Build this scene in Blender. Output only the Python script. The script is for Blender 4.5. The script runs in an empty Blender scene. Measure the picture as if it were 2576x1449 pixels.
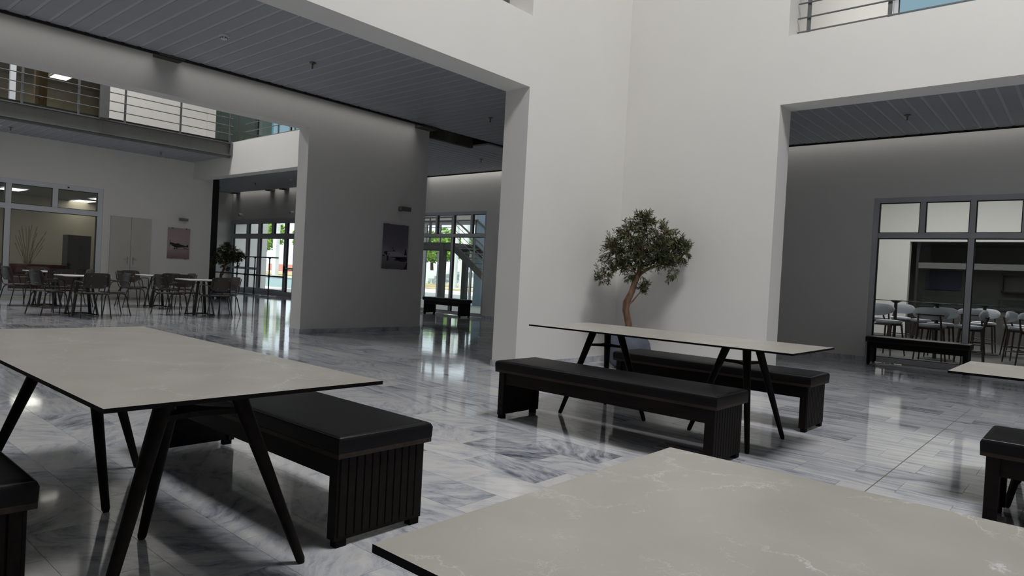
import bpy, bmesh, math, random
from mathutils import Vector, Matrix
random.seed(7)
PI = math.pi
C = bpy.context.scene.collection
SC = bpy.context.scene

# ------------------------------------------------------------------ camera, world, sun, large lights
cam_d = bpy.data.cameras.new('camera'); cam = bpy.data.objects.new('camera', cam_d); C.objects.link(cam)
yaw, pit, rol = math.radians(41.0595), math.radians(-0.96363), math.radians(3.06539)
fw = Vector((math.cos(yaw)*math.cos(pit), math.sin(yaw)*math.cos(pit), math.sin(pit)))
rt = Vector((math.sin(yaw), -math.cos(yaw), 0)); up = rt.cross(fw)
r2 = rt*math.cos(rol)+up*math.sin(rol); u2 = -rt*math.sin(rol)+up*math.cos(rol)
cam.matrix_world = Matrix(((r2.x, u2.x, -fw.x, 0), (r2.y, u2.y, -fw.y, 0), (r2.z, u2.z, -fw.z, 1.17), (0, 0, 0, 1)))
cam_d.sensor_width = 36; cam_d.lens = 36*1697.43/2576; cam_d.clip_start = 0.02; cam_d.clip_end = 600
SC.camera = cam
SC.view_settings.view_transform = 'Standard'; SC.view_settings.look = 'None'
SC.view_settings.gamma = 1; SC.view_settings.use_curve_mapping = False
SC.view_settings.exposure = 0.0
SC.cycles.use_denoising = True
SC.cycles.max_bounces = 10; SC.cycles.diffuse_bounces = 5; SC.cycles.glossy_bounces = 4
SC.cycles.transparent_max_bounces = 12; SC.cycles.sample_clamp_indirect = 6
SC.cycles.caustics_reflective = False; SC.cycles.caustics_refractive = False

w = bpy.data.worlds.new('sky'); SC.world = w; w.use_nodes = True
bg = w.node_tree.nodes['Background']; bg.inputs[0].default_value = (.80, .90, 1, 1); bg.inputs[1].default_value = 1.7
sun_d = bpy.data.lights.new('sun', 'SUN'); sun_d.energy = 6.0; sun_d.angle = .01; sun_d.color = (1, .95, .87)
sun = bpy.data.objects.new('sun', sun_d); C.objects.link(sun)
sun.rotation_euler = Vector((.62, .18, -1)).to_track_quat('-Z', 'Y').to_euler()

def area(name, loc, sx, sy, power, color=(1, 1, 1), rot=(0, 0, 0), spread=PI):
    d = bpy.data.lights.new(name, 'AREA'); d.shape = 'RECTANGLE'; d.size = sx; d.size_y = sy
    d.energy = power; d.color = color; d.spread = spread
    o = bpy.data.objects.new(name, d); C.objects.link(o); o.location = loc; o.rotation_euler = rot
    return o
DAY = (1, .994, .982)
area('skylight_main', (4.0, -0.2, 10.2), 2.2, 2.2, 620, DAY)
area('skylight_court', (4.2, 16.7, 10.2), 3.0, 2.0, 410, DAY)
area('fill_gallery_front', (12.2, 1.5, 8.6), 1.4, 6.0, 210, DAY, spread=math.radians(70))  # added fill that brightens the upper gallery wall, no skylight there
area('fill_gallery_back', (11.2, 19, 8.6), 2.0, 10.0, 130, DAY, spread=math.radians(110))  # added fill for the gallery above the entrance, not a real skylight
area('skylight_gallery_side', (5.5, 8.5, 8.6), 8.0, 1.6, 330, DAY, spread=math.radians(70))
area('fill_stair_hall', (16.3, 15.5, 8.0), 3.0, 10.0, 170, DAY)  # added fill under the closed hall roof, helping the window light
area('bar_room_fill', (19.5, 2.5, 4.9), 5.0, 5.0, 260, DAY)  # added fill below the closed bar ceiling to brighten the room
WARM = (1, .97, .92)
SPR = math.radians(85)
area('cove_light_corridor', (3.4, 10.08, 4.15), 10.6, .08, 6.5, WARM, (math.radians(4.5), 0, 0), SPR)
area('cove_light_bar_front', (13.21, 2.0, 4.10), .06, 9.0, 4.2, WARM, (0, math.radians(-4.5), 0), SPR)
area('cove_light_stair_window', (13.21, 12.6, 4.10), .06, 5.0, 4, WARM, (0, math.radians(-7), 0), SPR)
area('cove_light_entrance', (13.21, 22.5, 4.10), .06, 9.0, 4, WARM, (0, math.radians(-7), 0), SPR)

# ------------------------------------------------------------------ materials
def mat(name, col=(.8, .8, .8), rough=.5, metal=0.0, spec=.5, noise=None, bump=None, emit=None):
    m = bpy.data.materials.new(name); m.use_nodes = True; nt = m.node_tree; b = nt.nodes['Principled BSDF']
    b.inputs['Base Color'].default_value = (*col, 1); b.inputs['Roughness'].default_value = rough
    b.inputs['Metallic'].default_value = metal; b.inputs['Specular IOR Level'].default_value = spec
    if noise:                                   # (scale, amount, stretch)
        sc, am, st = noise
        tc = nt.nodes.new('ShaderNodeTexCoord'); mp = nt.nodes.new('ShaderNodeMapping'); mp.inputs['Scale'].default_value = st
        nz = nt.nodes.new('ShaderNodeTexNoise'); nz.inputs['Scale'].default_value = sc; nz.inputs['Detail'].default_value = 6
        cr = nt.nodes.new('ShaderNodeValToRGB'); cr.color_ramp.elements[0].position = .3; cr.color_ramp.elements[1].position = .7
        cr.color_ramp.elements[0].color = (*[c*(1-am) for c in col], 1); cr.color_ramp.elements[1].color = (*[min(1, c*(1+am)) for c in col], 1)
        nt.links.new(tc.outputs['Object'], mp.inputs[0]); nt.links.new(mp.outputs[0], nz.inputs['Vector'])
        nt.links.new(nz.outputs[0], cr.inputs[0]); nt.links.new(cr.outputs[0], b.inputs['Base Color'])
    if bump:
        sc, am = bump
        tc2 = nt.nodes.new('ShaderNodeTexCoord'); n2 = nt.nodes.new('ShaderNodeTexNoise'); n2.inputs['Scale'].default_value = sc; n2.inputs['Detail'].default_value = 5
        bp = nt.nodes.new('ShaderNodeBump'); bp.inputs['Strength'].default_value = am; bp.inputs['Distance'].default_value = .01
        nt.links.new(tc2.outputs['Object'], n2.inputs['Vector']); nt.links.new(n2.outputs[0], bp.inputs['Height']); nt.links.new(bp.outputs[0], b.inputs['Normal'])
    if emit:
        b.inputs['Emission Color'].default_value = (*emit[0], 1); b.inputs['Emission Strength'].default_value = emit[1]
    return m
M = {}
M['wall'] = mat('white_plaster', (.80, .788, .76), .7, spec=.25, noise=(.8, .02, (1, 1, 1)), bump=(60, .04))
M['ceil'] = mat('blue_grey_metal_plank', (.36, .38, .415), .5, noise=(3, .03, (1, 1, 1)))
M['groove'] = mat('plank_backing', (.50, .52, .56), .5)  # lighter than the planks, mimicking joint edges that catch light
M['dark'] = mat('black_trim', (.012, .012, .013), .55)
M['bouncecut'] = mat('bounce_cut_grey', (.34, .345, .35), .5)  # dark grey for the unseen walls, chosen to cut bounced light
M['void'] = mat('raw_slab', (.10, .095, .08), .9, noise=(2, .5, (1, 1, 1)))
M['greyframe'] = mat('grey_aluminium', (.58, .585, .62), .38, noise=(4, .03, (1, 1, 1)))
M['whiteframe'] = mat('white_aluminium', (.68, .70, .75), .4, noise=(4, .02, (1, 1, 1)))
M['steel'] = mat('grey_painted_steel', (.15, .153, .153), .5, noise=(5, .06, (1, 1, 1)))
M['stairsteel'] = mat('dark_stair_steel', (.06, .064, .064), .5)
M['rail'] = mat('railing_steel', (.16, .165, .17), .4, .3)
M['edge'] = mat('black_slab_edge', (.004, .004, .004), .7, spec=.1)
M['wood'] = mat('black_brown_wood', (.0085, .006, .0048), .55, spec=.14, noise=(6, .45, (6, .5, 6)))
M['woodtrim'] = mat('brown_wood_trim', (.026, .019, .014), .5, spec=.25, noise=(6, .4, (6, .5, 6)))
M['leather'] = mat('black_leather', (.006, .006, .0075), .45, spec=.16, noise=(2, .15, (1, 1, 1)), bump=(220, .12))
M['piping'] = mat('leather_piping', (.02, .02, .023), .4)
M['black'] = mat('black_metal', (.008, .008, .008), .4)
M['venr'] = mat('brown_veneer', (.038, .029, .025), .45, noise=(8, .2, (8, 1, 1)))
M['chairtube'] = mat('dark_chrome_tube', (.05, .045, .042), .3, .6)
M['rivet'] = mat('steel_rivet', (.45, .45, .45), .3, .9)
M['lam'] = mat('white_laminate', (.72, .72, .73), .3)
M['bark'] = mat('olive_bark', (.17, .095, .06), .85, noise=(22, .5, (1, 1, .25)), bump=(40, .6))
M['leaf'] = mat('olive_leaf', (.046, .060, .026), .55, spec=.22, noise=(7, .5, (1, 1, 1)))
M['leaf2'] = mat('olive_leaf_pale', (.20, .215, .11), .55, spec=.22, noise=(7, .3, (1, 1, 1)))
M['pot'] = mat('slate_blue_pot', (.085, .098, .135), .7, noise=(9, .15, (1, 1, 1)), bump=(50, .1))
M['soil'] = mat('potting_soil', (.05, .035, .025), .95, noise=(30, .5, (1, 1, 1)))
M['door'] = mat('beige_door_leaf', (.56, .545, .50), .5, noise=(3, .02, (1, 1, 1)))
M['chrome'] = mat('satin_chrome', (.6, .6, .6), .25, .9)
M['lampgrey'] = mat('grey_lamp_housing', (.18, .18, .185), .45, .2)
M['whitepl'] = mat('white_plastic', (.75, .76, .80), .4)
M['brass'] = mat('sprinkler_brass', (.22, .17, .12), .35, .7)
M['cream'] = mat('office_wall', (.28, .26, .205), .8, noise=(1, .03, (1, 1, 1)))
M['brownwall'] = mat('brown_panelling', (.30, .25, .17), .7, noise=(2, .08, (1, 1, 4)))
M['oakpost'] = mat('oak_post', (.26, .15, .055), .6, noise=(6, .25, (6, 6, .6)))
M['uphol'] = mat('light_grey_upholstery', (.52, .55, .60), .8, noise=(60, .06, (1, 1, 1)), bump=(200, .1))
M['walnut'] = mat('walnut_stool_wood', (.05, .026, .018), .4, noise=(8, .3, (6, 6, .7)))
M['counter'] = mat('dark_counter', (.07, .07, .065), .5, noise=(3, .1, (1, 1, 1)))
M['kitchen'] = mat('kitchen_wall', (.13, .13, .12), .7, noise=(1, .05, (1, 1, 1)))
M['blue'] = mat('blue_poster', (.022, .032, .085), .5, noise=(4, .4, (1, 3, 6)))
M['redsofa'] = mat('dark_red_leather', (.05, .012, .009), .45, noise=(5, .25, (1, 1, 1)))
M['yellowflower'] = mat('yellow_flower', (.09, .08, .03), .8)
M['ground'] = mat('pale_paving', (.50, .485, .455), .8, noise=(.5, .06, (1, 1, 1)))
M['lawn'] = mat('dry_lawn', (.34, .28, .13), .9, noise=(1.2, .4, (1, 1, 1)))
M['concrete'] = mat('pale_concrete', (.52, .56, .54), .8, noise=(2, .06, (1, 1, 1)))
M['bluepillar'] = mat('pale_blue_render', (.42, .56, .72), .7, noise=(2, .05, (1, 1, 1)))
M['trunk'] = mat('dark_trunk', (.06, .045, .035), .9, noise=(10, .4, (1, 1, .3)))
M['green'] = mat('bright_foliage', (.16, .30, .04), .6, noise=(3, .45, (1, 1, 1)))
M['terra'] = mat('terracotta_wall', (.45, .20, .15), .8, noise=(2, .1, (1, 1, 1)))
M['lamp'] = mat('lit_diffuser', (1, 1, 1), .5, emit=((1, .95, .84), 5.0))
M['skyglass'] = mat('teal_fascia', (.25, .36, .38), .25)

def glass(name, tint=(.90, .95, .94), refl=1.0):
    m = bpy.data.materials.new(name); m.use_nodes = True; nt = m.node_tree; nt.nodes.clear()
    o = nt.nodes.new('ShaderNodeOutputMaterial'); t = nt.nodes.new('ShaderNodeBsdfTransparent'); t.inputs[0].default_value = (*tint, 1)
    g = nt.nodes.new('ShaderNodeBsdfGlossy'); g.inputs['Roughness'].default_value = .01; g.inputs[0].default_value = (refl, refl, refl, 1)
    f = nt.nodes.new('ShaderNodeFresnel'); f.inputs[0].default_value = 1.45; x = nt.nodes.new('ShaderNodeMixShader')
    ge = nt.nodes.new('ShaderNodeNewGeometry'); mu = nt.nodes.new('ShaderNodeMath'); mu.operation = 'MULTIPLY'; iv = nt.nodes.new('ShaderNodeMath'); iv.operation = 'SUBTRACT'; iv.inputs[0].default_value = 1
    nt.links.new(ge.outputs['Backfacing'], iv.inputs[1]); nt.links.new(f.outputs[0], mu.inputs[0]); nt.links.new(iv.outputs[0], mu.inputs[1])
    nt.links.new(mu.outputs[0], x.inputs[0]); nt.links.new(t.outputs[0], x.inputs[1]); nt.links.new(g.outputs[0], x.inputs[2]); nt.links.new(x.outputs[0], o.inputs[0])
    return m
M['glass'] = glass('clear_glass', (.955, .97, .965)); M['blueglass'] = glass('blue_tinted_glass', (.42, .50, .52)); M['tealglass'] = glass('green_tinted_glass', (.70, .80, .79))

def ceramic():
    m = bpy.data.materials.new('greige_ceramic'); m.use_nodes = True; nt = m.node_tree; b = nt.nodes['Principled BSDF']; L = nt.links.new; N = nt.nodes.new
    tc = N('ShaderNodeTexCoord'); oi = N('ShaderNodeObjectInfo'); ad = N('ShaderNodeVectorMath'); ad.operation = 'MULTIPLY_ADD'
    ad.inputs[1].default_value = (1, 1, 1); L(tc.outputs['Object'], ad.inputs[0])
    sc = N('ShaderNodeVectorMath'); sc.operation = 'SCALE'; sc.inputs[0].default_value = (9, 7, 0); L(oi.outputs['Random'], sc.inputs['Scale']); L(sc.outputs[0], ad.inputs[2])
    dn = N('ShaderNodeTexNoise'); dn.inputs['Scale'].default_value = 3.0; dn.inputs['Detail'].default_value = 8; dn.inputs['Roughness'].default_value = .7; L(ad.outputs[0], dn.inputs['Vector'])
    md = N('ShaderNodeVectorMath'); md.operation = 'MULTIPLY_ADD'; md.inputs[1].default_value = (.35, .35, .35); L(dn.outputs['Color'], md.inputs[0]); L(ad.outputs[0], md.inputs[2])
    vo = N('ShaderNodeTexVoronoi'); vo.feature = 'DISTANCE_TO_EDGE'; vo.inputs['Scale'].default_value = 3.1; L(md.outputs[0], vo.inputs['Vector'])
    vr = N('ShaderNodeMapRange'); vr.inputs[1].default_value = 0; vr.inputs[2].default_value = .011; vr.inputs[3].default_value = 1; vr.inputs[4].default_value = 0; L(vo.outputs['Distance'], vr.inputs[0])
    vo2 = N('ShaderNodeTexVoronoi'); vo2.feature = 'DISTANCE_TO_EDGE'; vo2.inputs['Scale'].default_value = 6.5; L(md.outputs[0], vo2.inputs['Vector'])
    vr2 = N('ShaderNodeMapRange'); vr2.inputs[1].default_value = 0; vr2.inputs[2].default_value = .012; vr2.inputs[3].default_value = .55; vr2.inputs[4].default_value = 0; L(vo2.outputs['Distance'], vr2.inputs[0])
    mk2 = N('ShaderNodeTexNoise'); mk2.inputs['Scale'].default_value = 7; mk2.inputs['Detail'].default_value = 3; L(md.outputs[0], mk2.inputs['Vector'])
    mr2 = N('ShaderNodeMapRange'); mr2.inputs[1].default_value = .55; mr2.inputs[2].default_value = .68; L(mk2.outputs[0], mr2.inputs[0])
    m2 = N('ShaderNodeMath'); m2.operation = 'MULTIPLY'; L(vr2.outputs[0], m2.inputs[0]); L(mr2.outputs[0], m2.inputs[1])
    mk = N('ShaderNodeTexNoise'); mk.inputs['Scale'].default_value = 4.5; mk.inputs['Detail'].default_value = 4; L(ad.outputs[0], mk.inputs['Vector'])
    mr = N('ShaderNodeMapRange'); mr.inputs[1].default_value = .42; mr.inputs[2].default_value = .62; L(mk.outputs[0], mr.inputs[0])
    mm = N('ShaderNodeMath'); mm.operation = 'MULTIPLY'; L(vr.outputs[0], mm.inputs[0]); L(mr.outputs[0], mm.inputs[1])
    bl = N('ShaderNodeTexNoise'); bl.inputs['Scale'].default_value = 13; bl.inputs['Detail'].default_value = 8; bl.inputs['Roughness'].default_value = .65; L(md.outputs[0], bl.inputs['Vector'])
    br = N('ShaderNodeMapRange'); br.inputs[1].default_value = .655; br.inputs[2].default_value = .72; L(bl.outputs[0], br.inputs[0])
    mx0 = N('ShaderNodeMath'); mx0.operation = 'MAXIMUM'; L(mm.outputs[0], mx0.inputs[0]); L(m2.outputs[0], mx0.inputs[1]); mx = N('ShaderNodeMath'); mx.operation = 'MAXIMUM'; L(mx0.outputs[0], mx.inputs[0]); L(br.outputs[0], mx.inputs[1])
    ba = N('ShaderNodeTexNoise'); ba.inputs['Scale'].default_value = 5; ba.inputs['Detail'].default_value = 7; L(ad.outputs[0], ba.inputs['Vector'])
    cr = N('ShaderNodeValToRGB'); cr.color_ramp.elements[0].position = .35; cr.color_ramp.elements[1].position = .7
    cr.color_ramp.elements[0].color = (.375, .358, .328, 1); cr.color_ramp.elements[1].color = (.425, .408, .378, 1); L(ba.outputs[0], cr.inputs[0])
    mi = N('ShaderNodeMix'); mi.data_type = 'RGBA'; mi.inputs[7].default_value = (.66, .66, .66, 1); L(mx.outputs[0], mi.inputs[0]); L(cr.outputs[0], mi.inputs[6]); L(mi.outputs[2], b.inputs['Base Color'])
    b.inputs['Roughness'].default_value = .30; b.inputs['Specular IOR Level'].default_value = .5
    return m
M['ceramic'] = ceramic()

def marble(name, skirting=False):
    m = bpy.data.materials.new(name); m.use_nodes = True; nt = m.node_tree; b = nt.nodes['Principled BSDF']; L = nt.links.new; N = nt.nodes.new
    geo = N('ShaderNodeNewGeometry')
    if not skirting:
        t1 = N('ShaderNodeAttribute'); t1.attribute_name = 'tile_offset'; t2 = N('ShaderNodeAttribute'); t2.attribute_name = 'tile_kind'
        s1 = N('ShaderNodeSeparateXYZ'); L(t1.outputs['Vector'], s1.inputs[0]); s2 = N('ShaderNodeSeparateXYZ'); L(t2.outputs['Vector'], s2.inputs[0])
        off = N('ShaderNodeVectorMath'); off.operation = 'MULTIPLY_ADD'; off.inputs[1].default_value = (37, 29, 0); L(t1.outputs['Vector'], off.inputs[0]); L(geo.outputs['Position'], off.inputs[2])
        ro = N('ShaderNodeVectorRotate'); ro.rotation_type = 'Z_AXIS'; L(off.outputs[0], ro.inputs['Vector']); L(s1.outputs[2], ro.inputs['Angle'])
        vec, kind, tone = ro.outputs[0], s2.outputs[0], s2.outputs[1]
    else:
        mp0 = N('ShaderNodeMapping'); mp0.inputs['Rotation'].default_value = (.6, .9, .4); L(geo.outputs['Position'], mp0.inputs[0]); vec = mp0.outputs[0]
        kd = N('ShaderNodeValue'); kd.outputs[0].default_value = .5; kind = kd.outputs[0]; tn = N('ShaderNodeValue'); tn.outputs[0].default_value = .55; tone = tn.outputs[0]
    dn = N('ShaderNodeTexNoise'); dn.inputs['Scale'].default_value = 3.4; dn.inputs['Detail'].default_value = 6; L(vec, dn.inputs['Vector'])
    dv = N('ShaderNodeVectorMath'); dv.operation = 'MULTIPLY_ADD'; dv.inputs[1].default_value = (.22, .22, 0); L(dn.outputs['Color'], dv.inputs[0]); L(vec, dv.inputs[2])
    mA = N('ShaderNodeMapping'); mA.inputs['Scale'].default_value = (4.2, 13, 1); L(dv.outputs[0], mA.inputs[0])     # field: patches and dashes
    dB = N('ShaderNodeVectorMath'); dB.operation = 'MULTIPLY_ADD'; dB.inputs[1].default_value = (.10, .10, 0); L(dn.outputs['Color'], dB.inputs[0]); L(vec, dB.inputs[2])
    mB = N('ShaderNodeMapping'); mB.inputs['Scale'].default_value = (.8, 22, 1); L(dB.outputs[0], mB.inputs[0])      # band: long streaks
    mv = N('ShaderNodeMix'); mv.data_type = 'VECTOR'; L(kind, mv.inputs[0]); L(mA.outputs[0], mv.inputs[4]); L(mB.outputs[0], mv.inputs[5])
    n1 = N('ShaderNodeTexNoise'); n1.inputs['Scale'].default_value = 1.0; n1.inputs['Detail'].default_value = 9; n1.inputs['Roughness'].default_value = .70; L(mv.outputs[1], n1.inputs['Vector'])
    n2 = N('ShaderNodeTexNoise'); n2.inputs['Scale'].default_value = 1.3; n2.inputs['Detail'].default_value = 3; L(vec, n2.inputs['Vector'])
    a1 = N('ShaderNodeMath'); a1.operation = 'MULTIPLY_ADD'; a1.inputs[1].default_value = .45; L(n2.outputs[0], a1.inputs[0]); L(n1.outputs[0], a1.inputs[2])
    a2 = N('ShaderNodeMath'); a2.operation = 'MULTIPLY_ADD'; a2.inputs[1].default_value = .20; L(tone, a2.inputs[0]); L(a1.outputs[0], a2.inputs[2])
    cr = N('ShaderNodeValToRGB'); e = cr.color_ramp.elements
    e[0].position = .55; e[0].color = (.07, .078, .10, 1); e[1].position = .99; e[1].color = (.66, .655, .655, 1)
    for p, c in ((.645, (.21, .225, .265, 1)), (.73, (.37, .39, .44, 1)), (.83, (.53, .538, .575, 1))):
        q = e.new(p); q.color = c
    L(a2.outputs[0], cr.inputs[0]); L(cr.outputs[0], b.inputs['Base Color'])
    b.inputs['Roughness'].default_value = .065 if not skirting else .3
    b.inputs['Specular IOR Level'].default_value = .55
    if not skirting:
        wn = N('ShaderNodeTexNoise'); wn.inputs['Scale'].default_value = 1.8; wn.inputs['Detail'].default_value = 2; L(geo.outputs['Position'], wn.inputs['Vector'])
        bp = N('ShaderNodeBump'); bp.inputs['Strength'].default_value = .05; bp.inputs['Distance'].default_value = .02; L(wn.outputs[0], bp.inputs['Height']); L(bp.outputs[0], b.inputs['Normal'])
    return m
M['marble'] = marble('veined_marble'); M['skirt'] = marble('marble_skirting', True)
M['jointmat'] = mat('expansion_joint_seal', (.14, .125, .105), .7)
M['grout'] = mat('tile_grout', (.33, .32, .31), .8)

# ------------------------------------------------------------------ mesh helpers
class MB:
    def __init__(s): s.v = []; s.f = []; s.m = []
    def add(s, vs, fs, mi=0):
        o = len(s.v); s.v += [tuple(v) for v in vs]; s.f += [tuple(i+o for i in f) for f in fs]; s.m += [mi]*len(fs); return s
    def box(s, x0, y0, z0, x1, y1, z1, mi=0, T=None):
        vs = [Vector((x, y, z)) for z in (z0, z1) for y in (y0, y1) for x in (x0, x1)]
        if T: vs = [T @ v for v in vs]
        return s.add(vs, [(0, 2, 3, 1), (4, 5, 7, 6), (0, 1, 5, 4), (2, 6, 7, 3), (0, 4, 6, 2), (1, 3, 7, 5)], mi)
    def tube(s, pts, r, n=8, mi=0, caps=True):
        pts = [Vector(p) for p in pts]; rs = r if isinstance(r, (list, tuple)) else [r]*len(pts)
        rings = []; prev = None
        for i, p in enumerate(pts):
            d = (pts[min(i+1, len(pts)-1)]-pts[max(i-1, 0)]).normalized()
            a = prev if prev is not None else (Vector((0, 0, 1)) if abs(d.z) < .9 else Vector((1, 0, 0)))
            a = (a-d*a.dot(d)).normalized(); b = d.cross(a); prev = a
            rings.append([p+(a*math.cos(2*PI*k/n)+b*math.sin(2*PI*k/n))*rs[i] for k in range(n)])
        vs = [v for rg in rings for v in rg]; fs = []
        for i in range(len(pts)-1):
            for k in range(n):
                fs.append((i*n+k, i*n+(k+1) % n, (i+1)*n+(k+1) % n, (i+1)*n+k))
        if caps: fs += [tuple(range(n))[::-1], tuple((len(pts)-1)*n+k for k in range(n))]
        return s.add(vs, fs, mi)
    def lathe(s, prof, n=20, c=(0, 0, 0), mi=0):
        vs = []; fs = []
        for r, z in prof:
            vs += [(c[0]+r*math.cos(2*PI*k/n), c[1]+r*math.sin(2*PI*k/n), c[2]+z) for k in range(n)]
        for i in range(len(prof)-1):
            for k in range(n): fs.append((i*n+k, i*n+(k+1) % n, (i+1)*n+(k+1) % n, (i+1)*n+k))
        fs += [tuple(range(n))[::-1], tuple((len(prof)-1)*n+k for k in range(n))]
        return s.add(vs, fs, mi)
    def prism(s, poly, z0, z1, mi=0, T=None):
        n = len(poly); vs = [Vector((x, y, z0)) for x, y in poly]+[Vector((x, y, z1)) for x, y in poly]
        if T: vs = [T @ v for v in vs]
        return s.add(vs, [tuple(range(n))[::-1], tuple(range(n, 2*n))]+[(i, (i+1) % n, n+(i+1) % n, n+i) for i in range(n)], mi)
    def mesh(s, name, mats, smooth=False, bevel=0, seg=2):
        me = bpy.data.meshes.new(name); me.from_pydata(s.v, [], s.f)
        for mm in mats: me.materials.append(M[mm])
        me.polygons.foreach_set('material_index', s.m)
        if bevel:
            bm = bmesh.new(); bm.from_mesh(me); bmesh.ops.remove_doubles(bm, verts=bm.verts, dist=1e-5)
            ed = [e for e in bm.edges if len(e.link_faces) == 2 and e.calc_face_angle(0) > .5]
            bmesh.ops.bevel(bm, geom=ed, offset=bevel, segments=seg, affect='EDGES', profile=.5); bm.to_mesh(me); bm.free()
        if smooth:
            me.polygons.foreach_set('use_smooth', [True]*len(me.polygons)); me.set_sharp_from_angle(angle=.7)
        me.update(); return me
def link(name, me, parent=None, loc=None, rotz=0, kind=None):
    o = bpy.data.objects.new(name, me); C.objects.link(o)
    if loc is not None: o.location = loc
    if rotz: o.rotation_euler = (0, 0, rotz)
    if parent: o.parent = parent
    if kind: o['kind'] = kind
    return o
def part(name, mb, mats, parent, smooth=False, bevel=0, seg=2, loc=None, rotz=0, kind=None):
    return link(name, mb.mesh(name, mats if isinstance(mats, (list, tuple)) else [mats], smooth, bevel, seg), parent, loc, rotz, kind)
def tag(o, label, cat, group=None, kind=None):
    o['label'] = label; o['category'] = cat
    if group: o['group'] = group
    if kind: o['kind'] = kind
    return o
def thing(name, label, cat, loc=(0, 0, 0), rotz=0, group=None, kind=None):
    o = bpy.data.objects.new(name, None); C.objects.link(o); o.empty_display_size = .1
    o.location = loc; o.rotation_euler = (0, 0, rotz); return tag(o, label, cat, group, kind)
def dup(root, loc, rotz, label, scale=None, z=0):
    def rec(o, par):
        c = o.copy(); C.objects.link(c); c.parent = par
        for ch in o.children: rec(ch, c)
        return c
    r = rec(root, None); r.location = loc; r.rotation_euler = (0, 0, rotz); r['label'] = label
    if scale: r.scale = (scale,)*3
    return r
def rot(p, a):
    return (p[0]*math.cos(a)-p[1]*math.sin(a), p[0]*math.sin(a)+p[1]*math.cos(a))

def wallmesh(mb, axis, p0, p1, u0, u1, z0, z1, holes=()):
    """solid wall slab; axis 'x' = plane x in [p0,p1] running along y; holes = (ua,ub,za,zb)"""
    us = sorted({u0, u1, *[h[0] for h in holes], *[h[1] for h in holes]}); us = [u for u in us if u0 <= u <= u1]
    zs = sorted({z0, z1, *[h[2] for h in holes], *[h[3] for h in holes]}); zs = [z for z in zs if z0 <= z <= z1]
    def solid(i, j):
        if i < 0 or j < 0 or i >= len(us)-1 or j >= len(zs)-1: return False
        cu, cz = (us[i]+us[i+1])/2, (zs[j]+zs[j+1])/2
        return not any(h[0] < cu < h[1] and h[2] < cz < h[3] for h in holes)
    def P(p, u, z): return (p, u, z) if axis == 'x' else (u, p, z)
    fl = axis != 'x'
    def quad(a, b, c, d): mb.add([a, b, c, d], [(0, 1, 2, 3) if not fl else (3, 2, 1, 0)])
    for i in range(len(us)-1):
        for j in range(len(zs)-1):
            if not solid(i, j): continue
            a, b, c, d = us[i], us[i+1], zs[j], zs[j+1]
            quad(P(p0, a, c), P(p0, a, d), P(p0, b, d), P(p0, b, c)); quad(P(p1, a, c), P(p1, b, c), P(p1, b, d), P(p1, a, d))
            if not solid(i-1, j): quad(P(p0, a, c), P(p1, a, c), P(p1, a, d), P(p0, a, d))
            if not solid(i+1, j): quad(P(p0, b, c), P(p0, b, d), P(p1, b, d), P(p1, b, c))
            if not solid(i, j-1): quad(P(p0, a, c), P(p0, b, c), P(p1, b, c), P(p1, a, c))
            if not solid(i, j+1): quad(P(p0, a, d), P(p1, a, d), P(p1, b, d), P(p0, b, d))
    return mb
def wall(name, axis, p0, p1, u0, u1, z0, z1, holes, label, m='wall'):
    mb = wallmesh(MB(), axis, p0, p1, u0, u1, z0, z1, holes)
    return tag(part(name, mb, m, None), label, 'wall', kind='structure')

# ------------------------------------------------------------------ shell
YA, YA2, XB, XB2, YD, YD2, XC, XC2, YF, YF2 = 5.50, 5.90, 8.72, 9.11, 10.24, 10.55, 13.30, 13.50, 20.2, 20.45
TOP = 10.4
wall('wall_left', 'y', YA, YA2, -1.9, XB, 0, TOP, [(-.6, 6.45, -.01, 3.55), (-.6, 6.43, 4.43, 7.4)], 'white atrium wall with the wide corridor opening, meeting the corner behind the olive tree')
wall('wall_right', 'x', XB, XB2, -6.0, YA2, 0, TOP, [(-4.6, 3.21, -.01, 3.55), (-4.6, 3.16, 4.42, 7.4)], 'white atrium wall with wide opening towards the bar window')
wall('wall_behind', 'y', -6.3, -6.0, -1.9, 13.6, 0, TOP, [(-1.4, 8.4, -.01, 3.55)], 'unseen atrium wall behind the camera, darkened to cut bounce light', 'bouncecut')  # unseen wall, made dark so less light bounces back under the tables
wall('wall_near', 'x', -2.2, -1.9, -6.0, YA2, 0, TOP, [(-5.4, 4.8, -.01, 3.55)], 'unseen atrium wall beside the camera, darkened to cut bounce light', 'bouncecut')  # unseen as well, darkened for the same weaker bounce
wall('wall_corridor', 'y', YD, YD2, -6, 9.0, 0, TOP, [(-4, 6.31, -.01, 3.52)], 'white corridor wall ending in the pier with the jet photograph')
wall('wall_cross', 'x', XC, XC2, -6.3, 28.2, 0, TOP, [(-3.9, 3.13, 0, 2.915), (12.63, 16.9, 0, 2.915), (21.4, 27.06, 0, 2.875), (-1, 3.02, 4.43, 6.6), (19, 25.5, 4.6, 6.9)], 'long white wall holding bar window, stair window and entrance doors')
wall('wall_court', 'y', YF, YF2, -6, 9.30, 0, TOP, [(-1, 6.38, .05, 2.92), (-1, 6.35, 4.45, 7.0)], 'white wall of the second court with office window and cupboard doors')
wall('wall_parapet', 'x', XB, 9.03, YD2, YF, 0, TOP, [(12.2, YF, -.01, 3.52), (YD2, YF-.01, 4.395, 7.6)], 'white upper parapet wall above the entrance corridor')
wall('wall_end', 'y', 27.4, 27.7, 9.03, 13.3, 0, TOP, [], 'white end wall beside the entrance doors')
wall('wall_gallery', 'y', 24.2, 24.4, 9.2, 13.3, 4.42, TOP, [(10.6, 12.9, 4.45, 7.0)], 'white gallery end wall behind glass panels')
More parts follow.
